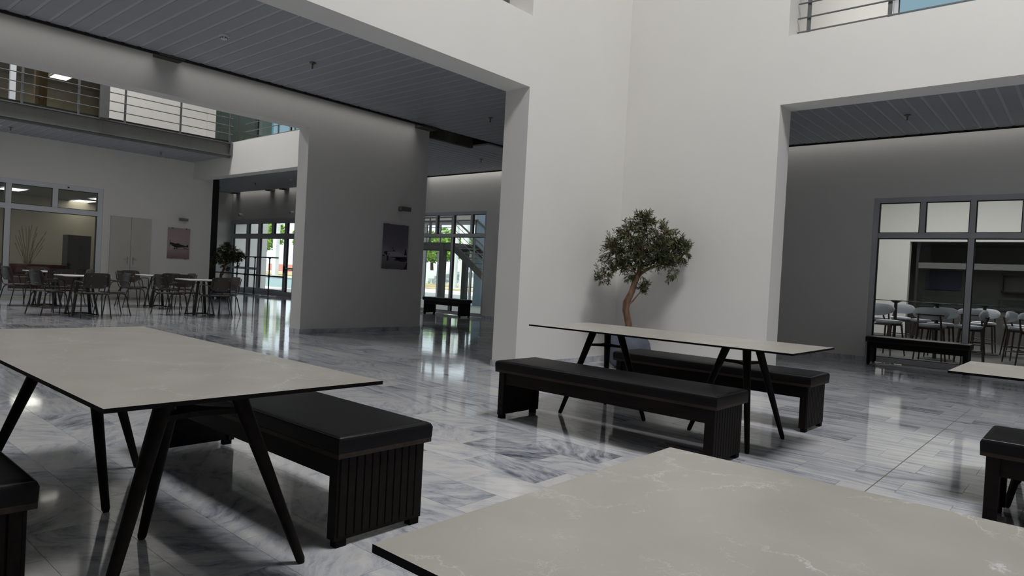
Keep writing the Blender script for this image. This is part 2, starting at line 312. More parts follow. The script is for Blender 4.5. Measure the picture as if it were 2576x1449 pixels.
o = tag(part('wall_pilaster', MB().box(12.75, 27.1, 0, 13.3, 27.4, 3.96), 'wall', None), 'white pilaster at the end of the entrance wall', 'pilaster', kind='structure')
wall('wall_corridor_end', 'x', -6.3, -6.0, YA, YF, 0, TOP, [], 'white wall closing the corridor far beyond the frame')
# upper floor slabs and roof
def slab(name, x0, y0, z0, x1, y1, z1, m, label, cat):
    return tag(part(name, MB().box(x0, y0, z0, x1, y1, z1), m, None), label, cat, kind='structure')
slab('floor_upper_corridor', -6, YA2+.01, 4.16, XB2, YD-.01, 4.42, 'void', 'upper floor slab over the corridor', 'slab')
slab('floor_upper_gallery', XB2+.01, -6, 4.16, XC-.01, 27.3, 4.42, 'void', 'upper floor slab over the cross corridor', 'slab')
slab('ceiling_roof', -6.4, -6.4, TOP, 20, 28.3, TOP+.3, 'wall', 'white roof slab over both atriums', 'ceiling')
slab('trim_ceiling_edge', -6, 10.02, 3.985, 9.0, 10.05, 4.05, 'dark', 'black edge trim of the corridor plank ceiling', 'trim')
slab('trim_cross_ceiling_edge', 13.15, -6, 3.93, 13.17, 9.9, 3.99, 'dark', 'black edge trim of the cross corridor ceiling', 'trim')
slab('trim_stair_ceiling_edge', 13.15, 10.62, 3.93, 13.17, 17.0, 3.99, 'dark', 'black edge trim of the ceiling before the stair window', 'trim')
tag(part('trim_ceiling_bracket', MB().box(3.78, 10.0, 3.995, 4.13, YD, 4.07), 'void', None, bevel=.004), 'grey slab bracket crossing the lit ceiling gap', 'bracket', kind='structure')
tag(part('trim_ceiling_bracket', MB().box(8.62, 10.0, 3.97, 9.0, YD, 4.06), 'void', None, bevel=.004), 'dark slab bracket above the pier with the jet photograph', 'bracket', kind='structure')
for i, y in enumerate((22.9, 23.9, 26.6)):
    tag(part('trim_ceiling_bracket', MB().box(13.08, y-.17, 3.93, 13.3, y+.17, 4.0), 'void', None), ('slab bracket above the doors with the pull handle', 'slab bracket above the fixed entrance pane', 'slab bracket above the entrance door beside the pilaster')[i], 'bracket', kind='structure')
wall('wall_rear_block', 'y', -9.7, -9.5, -6.3, 13.5, 0, 4.4, [], 'unseen white wall behind the camera, added to keep sky light out')  # added walls and slabs out of view, blocking sky light through the openings
wall('wall_side_block', 'x', -6.3, -6.0, -9.5, YA, 0, 4.4, [], 'unseen white side wall behind the camera, added to keep sky light out')
slab('ceiling_rear_block', -6.3, -9.7, 4.16, -2.2, YA, 4.4, 'ceil', 'unseen slab beside the camera, added to keep sky light out', 'slab')  # added out of view as a lid against sky light
slab('ceiling_rear_block', -2.2, -9.7, 4.16, 13.5, -6.3, 4.4, 'ceil', 'unseen slab behind the camera, added to keep sky light out', 'slab')
# ceilings: planks with grooves
def plank_ceiling(name, label, x0, x1, y0, y1, z, pitch, along, stuff=False, skip=()):
    back = tag(part(name, MB().box(x0, y0, z+.007, x1, y1, z+.04), 'groove', None), label, 'ceiling', kind='structure')
    a0, a1 = (x0, x1) if along == 'y' else (y0, y1); L = (y1-y0) if along == 'y' else (x1-x0)
    g = .021; wd = pitch-2*g; ch = .007
    def pm(mb, c, l0, l1):                      # chamfered tray plank with a raised rib either side
        prof = [(-wd/2, .012), (-wd/2, ch*.5), (-wd/2+ch, 0), (wd/2-ch, 0), (wd/2, ch*.5), (wd/2, .012)]
        vs = [];
        for l in (l0, l1):
            for p, q in prof: vs.append((c+p, l, z+q) if along == 'y' else (l, c+p, z+q))
        n = len(prof); fs = [(i, i+1, n+i+1, n+i) for i in range(n-1)]+[tuple(range(n)), tuple(range(n, 2*n))[::-1]]
        mb.add(vs, fs if along == 'x' else [f[::-1] for f in fs])
    n = int((a1-a0)/pitch); lo, hi = (y0, y1) if along == 'y' else (x0, x1)
    if stuff:
        mb = MB()
        for i in range(n): pm(mb, a0+(i+.5)*pitch, lo, hi)
        part('ceiling_plank', mb, 'ceil', back, kind='stuff')
    else:
        mb = MB(); pm(mb, 0, lo, hi); me = mb.mesh('ceiling_plank', ['ceil'])
        for i in range(n):
            c = a0+(i+.5)*pitch
            link('ceiling_plank', me, back, loc=(c, 0, 0) if along == 'y' else (0, c, 0))
    return back
plank_ceiling('ceiling', 'blue-grey plank ceiling over the corridor behind the left opening', -2.0, 13.14, YA2, 10.02, 4.02, .2125, 'y')
plank_ceiling('ceiling', 'blue-grey plank ceiling before the bar window', 9.12, 13.15, -5.0, 5.88, 3.96, .2125, 'x')
plank_ceiling('ceiling', 'blue-grey plank ceiling before the stair window', 9.0, 13.15, 10.62, 17.0, 3.96, .2125, 'x')
plank_ceiling('ceiling', 'blue-grey plank ceiling before the entrance doors', 9.04, 13.10, 17.0, 27.3, 3.96, .2125, 'x', stuff=True)
plank_ceiling('ceiling', 'blue-grey plank soffit under the steel walkway', -3, 8.70, 18.05, 20.19, 4.01, .2125, 'y', stuff=True)
slab('ceiling_closing_panel', 10.5, 10.04, 3.965, 13.15, 10.62, 4.0, 'ceil', 'grey closing panel between two plank ceilings', 'ceiling panel')
mb = MB().box(9.05, 10.50, 3.93, 10.5, 10.60, 4.15).box(9.05, 10.15, 4.09, 10.5, 10.24, 4.15)
tag(part('trim_open_ceiling_beam', mb, 'void', None), 'raw slab beams showing in the open ceiling gap beside the pier', 'beam', kind='structure')

# ------------------------------------------------------------------ floor
fl = tag(part('floor', MB().box(-6.3, -9.7, -.08, 13.5, 28.3, -.006), 'grout', None), 'polished grey and white veined marble tile floor', 'floor', kind='structure')
PW, PL = .3155, .60
def tile_mesh(mb, x0, y0, x1, y1, att, kindf, ang, tone):
    g = .0008; n0 = len(mb.f)
    mb.add([(x0+g, y0+g, -.008), (x1-g, y0+g, -.008), (x1-g, y1-g, -.008), (x0+g, y1-g, -.008), (x0+g, y0+g, 0), (x1-g, y0+g, 0), (x1-g, y1-g, 0), (x0+g, y1-g, 0)],
           [(4, 5, 6, 7), (0, 1, 5, 4), (1, 2, 6, 5), (2, 3, 7, 6), (3, 0, 4, 7)])
    r = (random.random(), random.random(), ang)
    att += [(r, (kindf, tone, 0))]*(len(mb.f)-n0)
def finish_tiles(me, att):
    a = me.attributes.new('tile_offset', 'FLOAT_VECTOR', 'FACE'); b = me.attributes.new('tile_kind', 'FLOAT_VECTOR', 'FACE')
    a.data.foreach_set('vector', [x for t in att for x in t[0]]); b.data.foreach_set('vector', [x for t in att for x in t[1]])
tiles = []
for j in range(-33, 36):
    x0 = 3.95+j*PW; x1 = x0+PW
    if x1 < -2 or x0 > 13.3: continue
    y = -4.83+(.0 if j % 2 else -.30)
    while y < 27.4:
        tiles.append((x0, y, x1, y+PL)); y += PL
def rank(t):
    cx, cy = (t[0]+t[2])/2, (t[1]+t[3])/2; d = Vector((cx, cy, -1.17)); f = d.dot(fw)
    if f < .5: return 0
    px = 1697*d.dot(r2)/f; py = -1697*d.dot(u2)/f
    if abs(px) > 1340 or py > 800: return 0
    return 1/(f**3)
tiles.sort(key=rank, reverse=True)
def tile_style(t):
    cx, cy = (t[0]+t[2])/2, (t[1]+t[3])/2
    along = -PI/2
    if cx < 3.95 and cy < 5.5:
        return (random.uniform(0, .22), along+random.choice((-1, 1))*random.uniform(.1, 1.0), min(1, max(0, random.gauss(.68, .24))))
    if cx > 9.15 and cy < 5.5: return (random.uniform(.2, .6), along+random.gauss(0, .6), min(1, max(0, random.gauss(.42, .2))))
    if 5.45 < cy < 6.0 and cx < 8.7: return (.35, along+random.uniform(-.6, .6), random.uniform(.6, .9))
    if cy > 5.5 and cx < 8.7 and random.random() < .16: return (.2, along+random.uniform(-.9, .9), random.uniform(.3, .7))
    return (random.uniform(.75, 1), along+random.gauss(0, .11), min(1, max(0, random.gauss(.42, .22))))
rest = MB(); ratt = []
for i, t in enumerate(tiles):
    k, a, tn = tile_style(t)
    if i < 300:
        mb = MB(); att = []; tile_mesh(mb, *t, att, k, a, tn); me = mb.mesh('tile', ['marble']); finish_tiles(me, att); link('tile', me, fl)
    else: tile_mesh(rest, *t, ratt, k, a, tn)
me = rest.mesh('tile_field', ['marble']); finish_tiles(me, ratt); link('tile_field', me, fl, kind='stuff')
part('expansion_joint', MB().box(4.4, .997, -.001, 8.83, 1.003, .0008).box(9.2, .997, -.001, 13.3, 1.003, .0008), 'jointmat', fl)
# skirtings
def skirting(name, label, segs):
    mb = MB()
    for s in segs: mb.box(*s)
    return tag(part(name, mb, 'skirt', None, bevel=.002, seg=1), label, 'skirting', kind='structure')
H = .082
skirting('baseboard_left', 'marble skirting along the atrium wall behind the olive pot', [(6.43, YA-.012, 0, XB, YA, H), (6.435, YA, 0, 6.45, YA2+.012, H)])
skirting('baseboard_right', 'marble skirting along the atrium wall right of the corner', [(XB-.012, 3.2, 0, XB, YA, H), (XB, 3.197, 0, XB2, 3.21, H)])
skirting('baseboard_pier', 'dark veined marble skirting around the pier with the jet photograph', [(6.31, YD-.012, 0, 9.0, YD, H), (6.297, YD-.012, 0, 6.31, YD2, H), (9.0, YD-.012, 0, 9.012, YD2, H)])
skirting('baseboard_cross', 'marble skirting under the bar window wall', [(XC-.012, 3.13, 0, XC, 12.62, H), (XC-.012, 16.9, 0, XC, 21.4, H)])
skirting('baseboard_court', 'marble skirting under the office window and cupboard wall', [(6.4, YF-.012, 0, XB, YF, H)])

# ------------------------------------------------------------------ windows
def grid_window(name, label, axis, p, us, zs, rows, fm, bar=.085, depth=.08, gl='glass', cat='window', kind='structure'):
    """axis 'x': glazing in plane x=p along y.  rows = list of (z0,z1,[mullion u positions]); frame built from bars, each pane its own part"""
    root = thing(name, label, cat, (p, (us[0]+us[1])/2, 0) if axis == 'x' else ((us[0]+us[1])/2, p, 0), kind=kind)
    ou = (us[0]+us[1])/2
    fr = MB()
    def B(mb, u0, z0, u1, z1, d0, d1):
        if axis == 'x': mb.box(d0, u0-ou, z0, d1, u1-ou, z1)
        else: mb.box(u0-ou, d0, z0, u1-ou, d1, z1)
    h = depth/2
    B(fr, us[0], zs[0], us[0]+bar, zs[1], -h, h); B(fr, us[1]-bar, zs[0], us[1], zs[1], -h, h)
    B(fr, us[0]+bar, zs[1]-bar, us[1]-bar, zs[1], -h, h); B(fr, us[0]+bar, zs[0], us[1]-bar, zs[0]+bar*.9, -h, h)
    for i, (z0, z1, mu) in enumerate(rows):
        if i: B(fr, us[0]+bar, z0-bar*.55, us[1]-bar, z0+bar*.55, -h, h)
        lo = zs[0]+bar*.9 if i == 0 else z0+bar*.55; hi = zs[1]-bar if i == len(rows)-1 else z1-bar*.55
        for u in mu: B(fr, u-bar/2, lo, u+bar/2, hi, -h*.98, h*.98)
        ed = [us[0]+bar]+[q for u in sorted(mu) for q in (u-bar/2, u+bar/2)]+[us[1]-bar]
        for a, b in zip(ed[::2], ed[1::2]):
            g = MB(); B(g, a+.004, lo+.004, b-.004, hi-.004, -.004, .004); part('pane', g, gl, root)
            gk = MB()
            for (q0, w0, q1, w1) in ((a, lo, a+.012, hi), (b-.012, lo, b, hi), (a+.012, lo, b-.012, lo+.012), (a+.012, hi-.012, b-.012, hi)): B(gk, q0, w0, q1, w1, -h*.6, h*.6)
            part('gasket', gk, 'dark', root)
    part('frame', fr, fm, root, bevel=.004, seg=1)
    return root
grid_window('window_1', 'grey framed interior window looking into the bar room, bench below', 'x', 13.40, (-3.9, 3.13), (.02, 2.915), [(.02, 2.25, [1.65, .2, -1.2, -2.6]), (2.25, 2.915, [2.37, 1.65, .95, .2, -.5, -1.2, -2.0, -2.6])], 'greyframe', depth=.10)
grid_window('window_2', 'grey framed window with the steel staircase behind it', 'x', 13.38, (12.63, 16.9), (.02, 2.915), [(.02, 2.25, [13.97, 15.4]), (2.25, 2.915, [13.235, 13.97, 14.665, 15.4, 16.1])], 'greyframe', bar=.08, depth=.10)
w3 = grid_window('window_3', 'white framed office window behind the café chairs', 'y', 20.30, (-1, 6.38), (.06, 2.92), [(.06, 2.25, [4.31, 2.25, .2]), (2.25, 2.92, [5.29, 4.31, 3.3, 2.25, 1.2, .2])], 'whiteframe', bar=.12, depth=.14)
part('vent_catch', MB().box(2.86, -.085, 2.84, 2.90, -.07, 2.875), 'black', w3)
d1 = grid_window('door_1', 'grey framed glass entrance doors with transom lights', 'x', 13.36, (21.4, 27.06), (.0, 2.875), [(.0, 2.22, [25.72, 24.80, 22.85]), (2.22, 2.875, [25.72, 24.80, 23.78, 22.85, 22.1])], 'greyframe', bar=.16, depth=.12, cat='door')
part('mid_rail', MB().box(-.05, 24.88-24.23, .90, .05, 25.64-24.23, .99).box(-.05, 25.80-24.23, .90, .05, 26.9-24.23, .99), 'greyframe', d1)
part('kick_rail', MB().box(-.05, 22.94-24.23, .0, .05, 24.72-24.23, .20).box(-.05, 24.88-24.23, 0, .05, 25.64-24.23, .2), 'greyframe', d1)
part('pull_handle', MB().box(-.12, 22.76-24.23, .86, -.07, 22.82-24.23, 1.12).box(-.10, 22.0-24.23, .955, -.07, 22.8-24.23, .99), 'black', d1, bevel=.005)
part('push_bar', MB().box(-.10, 21.6-24.23, 1.0, -.06, 22.72-24.23, 1.05), 'greyframe', d1)
for y, lb in ((26.16, 'small twin spot lamp above the entrance door nearest the pilaster'), (22.32, 'small twin spot lamp above the entrance door with the pull handle')):
    t = thing('spot_lamp', lb, 'lamp', (13.3, y, 3.06))
    part('bracket', MB().box(-.04, -.03, -.05, 0, .03, .05), 'whitepl', t)
    part('lamp_head', MB().tube([(-.03, 0, .03), (-.16, 0, .0)], [.04, .06], 10), 'whitepl', t, smooth=True)
    part('lens', MB().tube([(-.16, 0, .0), (-.166, 0, -.001)], .05, 10), 'chrome', t)
# service double door
d2 = thing('door_2', 'beige double cupboard doors on the court wall beside the pink plane photograph', 'door', (7.09, YF, 0), kind='structure')
part('frame', MB().box(-.565, -.012, 0, -.525, 0, 2.27).box(.525, -.012, 0, .565, 0, 2.27).box(-.525, -.012, 2.235, .525, 0, 2.27), 'wall', d2)
for s in (-1, 1):
    lf = part('door_leaf', MB().box(min(s*.004, s*.522), -.03, .03, max(s*.004, s*.522), -.002, 2.232), 'door', d2, bevel=.003, seg=1)
    part('handle', MB().box(s*.07-.012, -.04, .95, s*.07+.012, -.03, 1.15).box(s*.07-.05*0-.008, -.07, 1.06, s*.07+.008, -.04, 1.09).box(min(s*.07, s*.07+s*.10), -.08, 1.065, max(s*.07, s*.07+s*.10), -.066, 1.085), 'chrome', lf)

# ------------------------------------------------------------------ pictures and picture lamps
def picture(loc, wd, ht, label, draw, cols):
    t = thing('photograph_panel', label, 'picture', loc)
    m = bpy.data.materials.new('print_'+cols[0]); m.use_nodes = True; nt = m.node_tree; b = nt.nodes['Principled BSDF']; b.inputs['Roughness'].default_value = .35
    tc = nt.nodes.new('ShaderNodeTexCoord'); sp = nt.nodes.new('ShaderNodeSeparateXYZ'); nt.links.new(tc.outputs['Object'], sp.inputs[0])
    nz = nt.nodes.new('ShaderNodeTexNoise'); nz.inputs['Scale'].default_value = 5; nz.inputs['Detail'].default_value = 5; nt.links.new(tc.outputs['Object'], nz.inputs['Vector'])
    ma = nt.nodes.new('ShaderNodeMath'); ma.operation = 'MULTIPLY_ADD'; ma.inputs[1].default_value = .30; nt.links.new(nz.outputs[0], ma.inputs[0])
    mr = nt.nodes.new('ShaderNodeMapRange'); mr.inputs[1].default_value = 0; mr.inputs[2].default_value = ht; mr.inputs[3].default_value = -.15; mr.inputs[4].default_value = .85; nt.links.new(sp.outputs[2], mr.inputs[0]); nt.links.new(mr.outputs[0], ma.inputs[2])
    cr = nt.nodes.new('ShaderNodeValToRGB'); e = cr.color_ramp.elements; st = cols[1]
    e[0].position, e[0].color = st[0][0], (*st[0][1], 1); e[1].position, e[1].color = st[-1][0], (*st[-1][1], 1)
    for p, c in st[1:-1]: q = e.new(p); q.color = (*c, 1)
    nt.links.new(ma.outputs[0], cr.inputs[0]); nt.links.new(cr.outputs[0], b.inputs['Base Color'])
    M['print_'+cols[0]] = m
    part('print', MB().box(-wd/2, -.034, 0, wd/2, -.022, ht), 'print_'+cols[0], t)
    cm = MB().box(-.02, -.04, 0, .02, -.001, .038).mesh('clip', ['lampgrey'])
    for x in (-.3, .33):
        for z in (-.008, ht-.03): link('clip', cm, t, loc=(x*wd, 0, z))
    pm = {}
    for shade, poly in draw:
        pm.setdefault(shade, MB()).prism([((x-.5)*wd, z*ht) for x, z in poly], .0345+.0003*len(pm), .0352+.0003*len(pm), T=Matrix.Rotation(0, 4, 'X') @ Matrix(((1, 0, 0, 0), (0, 0, -1, 0), (0, 1, 0, 0), (0, 0, 0, 1))))
    for shade, mb in pm.items(): part('printed_aircraft', mb, shade, t)
    return t
M['ink'] = mat('print_ink_black', (.018, .016, .02), .4); M['inkgrey'] = mat('print_ink_grey', (.16, .145, .17), .4); M['inkpale'] = mat('print_ink_pale', (.42, .38, .44), .4); M['inkpink'] = mat('print_ink_rose', (.24, .15, .17), .4)
def ell(cx, cz, rx, rz, n=14): return [(cx+rx*math.cos(2*PI*k/n), cz+rz*math.sin(2*PI*k/n)) for k in range(n)]
prop_plane = [('ink', [(.10, .50), (.14, .525), (.30, .50), (.36, .485), (.40, .50), (.50, .505), (.56, .475), (.86, .425), (.86, .395), (.62, .375), (.40, .375), (.22, .41), (.11, .465)]),
              ('ink', [(.84, .42), (.88, .47), (.93, .47), (.94, .40), (.90, .385), (.84, .39)]), ('ink', [(.24, .40), (.52, .385), (.56, .365), (.40, .36)]),
              ('ink', ell(.32, .325, .05, .028)), ('ink', ell(.42, .335, .035, .02)), ('ink', [(.085, .38), (.10, .38), (.115, .60), (.095, .60)]), ('ink', [(.30, .36), (.33, .36), (.34, .41), (.31, .41)]),
              ('inkpink', [(.25, .305), (.98, .31), (.98, .33), (.25, .32)]), ('ink', [(.70, .37), (.95, .335), (.95, .325), (.72, .345)])]
picture((8.37, YF, 1.17), .62, .885, 'rose tinted photograph of a propeller plane on the court wall', prop_plane,
        ('rose', [(.0, (.22, .15, .165)), (.18, (.32, .23, .245)), (.32, (.42, .32, .33)), (.38, (.46, .37, .385)), (1, (.40, .30, .315))]))
jet = [('inkpale', [(.16, .385), (.22, .40), (.60, .385), (.98, .30), (.98, .285), (.60, .285), (.30, .265), (.17, .30)]),
       ('ink', [(.04, .365), (.10, .385), (.17, .395), (.19, .36), (.18, .30), (.10, .32)]), ('ink', [(.10, .385), (.45, .405), (.46, .395), (.12, .375)]),
       ('ink', [(.36, .465), (.385, .49), (.40, .475), (.40, .44), (.52, .40), (.40, .405), (.41, .43)]), ('ink', [(.17, .30), (.24, .29), (.23, .18), (.17, .18)]),
       ('ink', [(.28, .27), (.98, .285), (.98, .19), (.80, .17), (.45, .20), (.55, .24)]), ('inkpale', [(.42, .255), (.75, .265), (.70, .22), (.48, .225)]),
       ('ink', [(.86, .32), (.89, .46), (.92, .47), (.97, .33)]), ('ink', [(.0, .30), (.08, .31), (.08, .275), (.0, .275)]), ('ink', [(.20, .335), (.28, .335), (.28, .32), (.20, .32)]), ('inkgrey', [(.0, .255), (.20, .262), (.2, .25), (0, .245)]),
       ('ink', [(.78, .0), (1, .0), (1, .18), (.9, .06)])]
picture((8.262, YD, 1.195), .607, .85, 'dark grey photograph of a jet with open canopy on the pier', jet,
        ('dusk', [(.0, (.13, .115, .135)), (.15, (.20, .18, .205)), (.34, (.33, .29, .335)), (.55, (.19, .17, .215)), (1, (.135, .12, .165))]))
for loc, lb in (((8.43, YF, 2.30), 'grey box lamp above the rose plane photograph'), ((8.35, YD, 2.345), 'grey box lamp above the dark jet photograph')):
    t = thing('picture_lamp', lb, 'lamp', loc)
    part('wall_plate', MB().box(-.04, -.02, -.03, .04, 0, .05), 'lampgrey', t)
    part('arm', MB().box(-.02, -.14, -.01, .02, -.02, .02), 'lampgrey', t)
    part('lamp_box', MB().box(-.115, -.20, -.035, .115, -.12, .045), 'lampgrey', t, bevel=.004)

# ------------------------------------------------------------------ tables
def make_table():
    t = thing('dining_table', '', 'table', group='long dining tables in the atrium')
    L2, W2 = 1.145, .47
    mb = MB().box(-W2, -L2, .7415, W2, L2, .755); mb.m[1] = 1
    part('tabletop', mb, ['edge', 'ceramic'], t)
    for s in (-1, 1):
        cy = s*.625; feet = [(-.36, s*.21), (.36, s*.21), (0, -s*.42)]
        for fx, fy in feet:
            tp = Vector((fx*.32, cy+fy*.32, .727)); ft = Vector((fx, cy+fy, 0))
            part('leg', MB().tube([ft+Vector((0, 0, .0)), ft+(tp-ft)*.02, ft+(tp-ft)*.55, tp], [.012, .0175, .025, .032], 12), 'wood', t, smooth=True)
        k = 1-.92*.607; c3 = [(fx*k, cy+fy*k) for fx, fy in feet]
        poly = []
        for i in range(3):
            a = Vector(c3[i]); b = Vector(c3[(i+1) % 3]); m = (a+b)/2; cen = Vector((0, cy)); m = m+(cen-m)*.42
            poly += [tuple(a), tuple(a*.5+m*.5+(cen-m)*.05), tuple(m), tuple(b*.5+m*.5+(cen-m)*.05)]
        if s < 0: poly = poly[::-1]
        if sum(poly[i][0]*poly[(i+1) % len(poly)][1]-poly[(i+1) % len(poly)][0]*poly[i][1] for i in range(len(poly))) < 0: poly = poly[::-1]
        part('brace', MB().prism(poly, .596, .616), 'wood', t)
        part('mounting_plate', MB().box(-.05, min(cy-s*.20, cy+s*.12), .722, .05, max(cy-s*.20, cy+s*.12), .7415).box(-.16, min(cy, cy+s*.28), .718, -.09, max(cy, cy+s*.28), .7415).box(.09, min(cy, cy+s*.28), .718, .16, max(cy, cy+s*.28), .7415).box(-.09, cy-.04, .722, .09, cy+.04, .7414), 'black', t)
    return t
T1 = make_table(); T1.location = (1.125, 3.15, 0); T1['label'] = 'long marble-look table standing parallel to the bench with a fluted end, nearest the court'
dup(T1, (5.105, 2.67, 0), 0, 'long marble-look table before the olive tree, between two black benches')
dup(T1, (1.11, -.335, 0), 0, 'closest marble-look table, its corner filling the bottom of the picture')
dup(T1, (5.165, -.49, 0), 0, 'marble-look table whose tip shows before the bar window bench')

# ------------------------------------------------------------------ benches
def make_bench(L, W, name='bench'):
    t = thing(name, '', 'bench', group='black upholstered benches')
    l, ww = L/2, W/2
    part('cushion', MB().add([(sx*(ww-i), sy*(l-i), z) for z, i in ((.405, .0), (.452, -.002), (.466, .004), (.474, .014), (.478, .032)) for sx, sy in ((-1, -1), (1, -1), (1, 1), (-1, 1))], [(3, 2, 1, 0), (16, 17, 18, 19)]+[(4*r+k, 4*r+(k+1) % 4, 4*r+4+(k+1) % 4, 4*r+4+k) for r in range(4) for k in range(4)]), 'leather', t, smooth=True)
    pp = []
    for (x, y) in ((-1, -1), (1, -1), (1, 1), (-1, 1)): pp.append((x*(ww-.006), y*(l-.006), .467))
    part('piping', MB().tube(pp+[pp[0]], .0022, 5), 'piping', t)
    part('seat_board', MB().box(-ww, -l, .383, ww, l, .405), 'woodtrim', t, bevel=.002, seg=1)
    for s in (-1, 1):
        part('apron', MB().box(s*(ww-.045)-.012, -l+.085, .285, s*(ww-.045)+.012, l-.085, .383), 'wood', t)
    for s in (-1, 1):
        y = s*(l-.035)
        e = part('end_panel', MB().box(-ww+.02, y-.027 if s > 0 else y-.005, .03, ww-.02, y+.005 if s > 0 else y+.027, .383).box(-ww+.02, y-.05 if s > 0 else y+.022, .03, -ww+.055, y-.022 if s > 0 else y+.05, .383).box(ww-.055, y-.05 if s > 0 else y+.022, .03, ww-.02, y-.022 if s > 0 else y+.05, .383), 'wood', t)
        n = 11; sm = MB().prism([(-.0200, 0), (-.0165, s*.006), (.0165, s*.006), (.0200, 0)] if s < 0 else [(.0200, 0), (.0165, .006), (-.0165, .006), (-.0200, 0)], .045, .381).mesh('slat', ['wood'])
        for i in range(n): link('slat', sm, e, loc=((i-(n-1)/2)*(W-.06)/n, y+s*.005, 0))
        for sx in (-1, 1): part('foot', MB().box(sx*(ww-.055)-.026, y-.036 if s > 0 else y-.004, 0, sx*(ww-.055)+.026, y+.004 if s > 0 else y+.036, .03), 'edge', t)
    return t
B1 = make_bench(1.92, .51); B1.location = (1.885, 3.27, 0); B1['label'] = 'black bench with fluted end tucked along the large table edge facing the atrium floor'
dup(B1, (.365, 3.375, 0), 0, 'black bench cut by the picture edge, only its cushion corner showing beside the table leg')
dup(B1, (4.375, 2.765, 0), 0, 'black bench in front of the table before the olive tree')
dup(B1, (6.10, 2.725, 0), 0, 'black bench behind the table before the olive tree, next to the pot')
dup(B1, (4.465, -.535, 0), 0, 'black bench end beside the table whose tip shows before the bar window')
B2 = make_bench(1.5, .46); B2.location = (13.02, 2.26, 0); B2['label'] = 'black bench standing against the bar room window'
dup(B2, (12.95, 13.65, 0), 0, 'small distant black bench before the staircase window')
dup(B2, (7.74, 6.15, 0), PI/2, 'black bench behind the atrium wall, only its end peeping past the pier edge')

# ------------------------------------------------------------------ café tables and chairs in the second court
def make_cafe():
    t = thing('cafe_table', '', 'table', group='square café tables')
    part('tabletop', MB().box(-.38, -.38, .735, .38, .38, .755), 'lam', t, bevel=.003, seg=1)
    part('top_plate', MB().box(-.17, -.17, .72, .17, .17, .735), 'black', t)
    for sx in (-1, 1):
        for sy in (-1, 1):
            a = Vector((sx*.10, sy*.10, .72)); b = Vector((sx*.21, sy*.21, .012))
            n = Vector((sx, -sy, 0)).normalized()*.028; q = Vector((sx, sy, 0)).normalized()*.008
            vs = [b-n-q, b+n-q, b+n+q, b-n+q, a-n-q, a+n-q, a+n+q, a-n+q]
            part('leg', MB().add(vs, [(0, 3, 2, 1), (4, 5, 6, 7), (0, 1, 5, 4), (1, 2, 6, 5), (2, 3, 7, 6), (3, 0, 4, 7)]), 'black', t)
    ft = MB()
    for s in (1, -1):
        for e in (1, -1): ft.tube([(0, 0, .045), (e*.11, e*s*.11, .035), (e*.225, e*s*.225, .012)], [.013, .013, .011], 6)
    part('floor_cross', ft, 'black', t)
    return t
def arc_path(pts, r=.06, n=4):
    pts = [Vector(p) for p in pts]; out = [pts[0]]
    for i in range(1, len(pts)-1):
        a, b, c = pts[i-1], pts[i], pts[i+1]; d1 = (a-b); d2 = (c-b); q = min(r, d1.length*.45, d2.length*.45)
        p, s = b+d1.normalized()*q, b+d2.normalized()*q
        for k in range(n+1):
            u = k/n; out.append(p*(1-u)**2+b*2*u*(1-u)+s*u*u)
    return out+[pts[-1]]
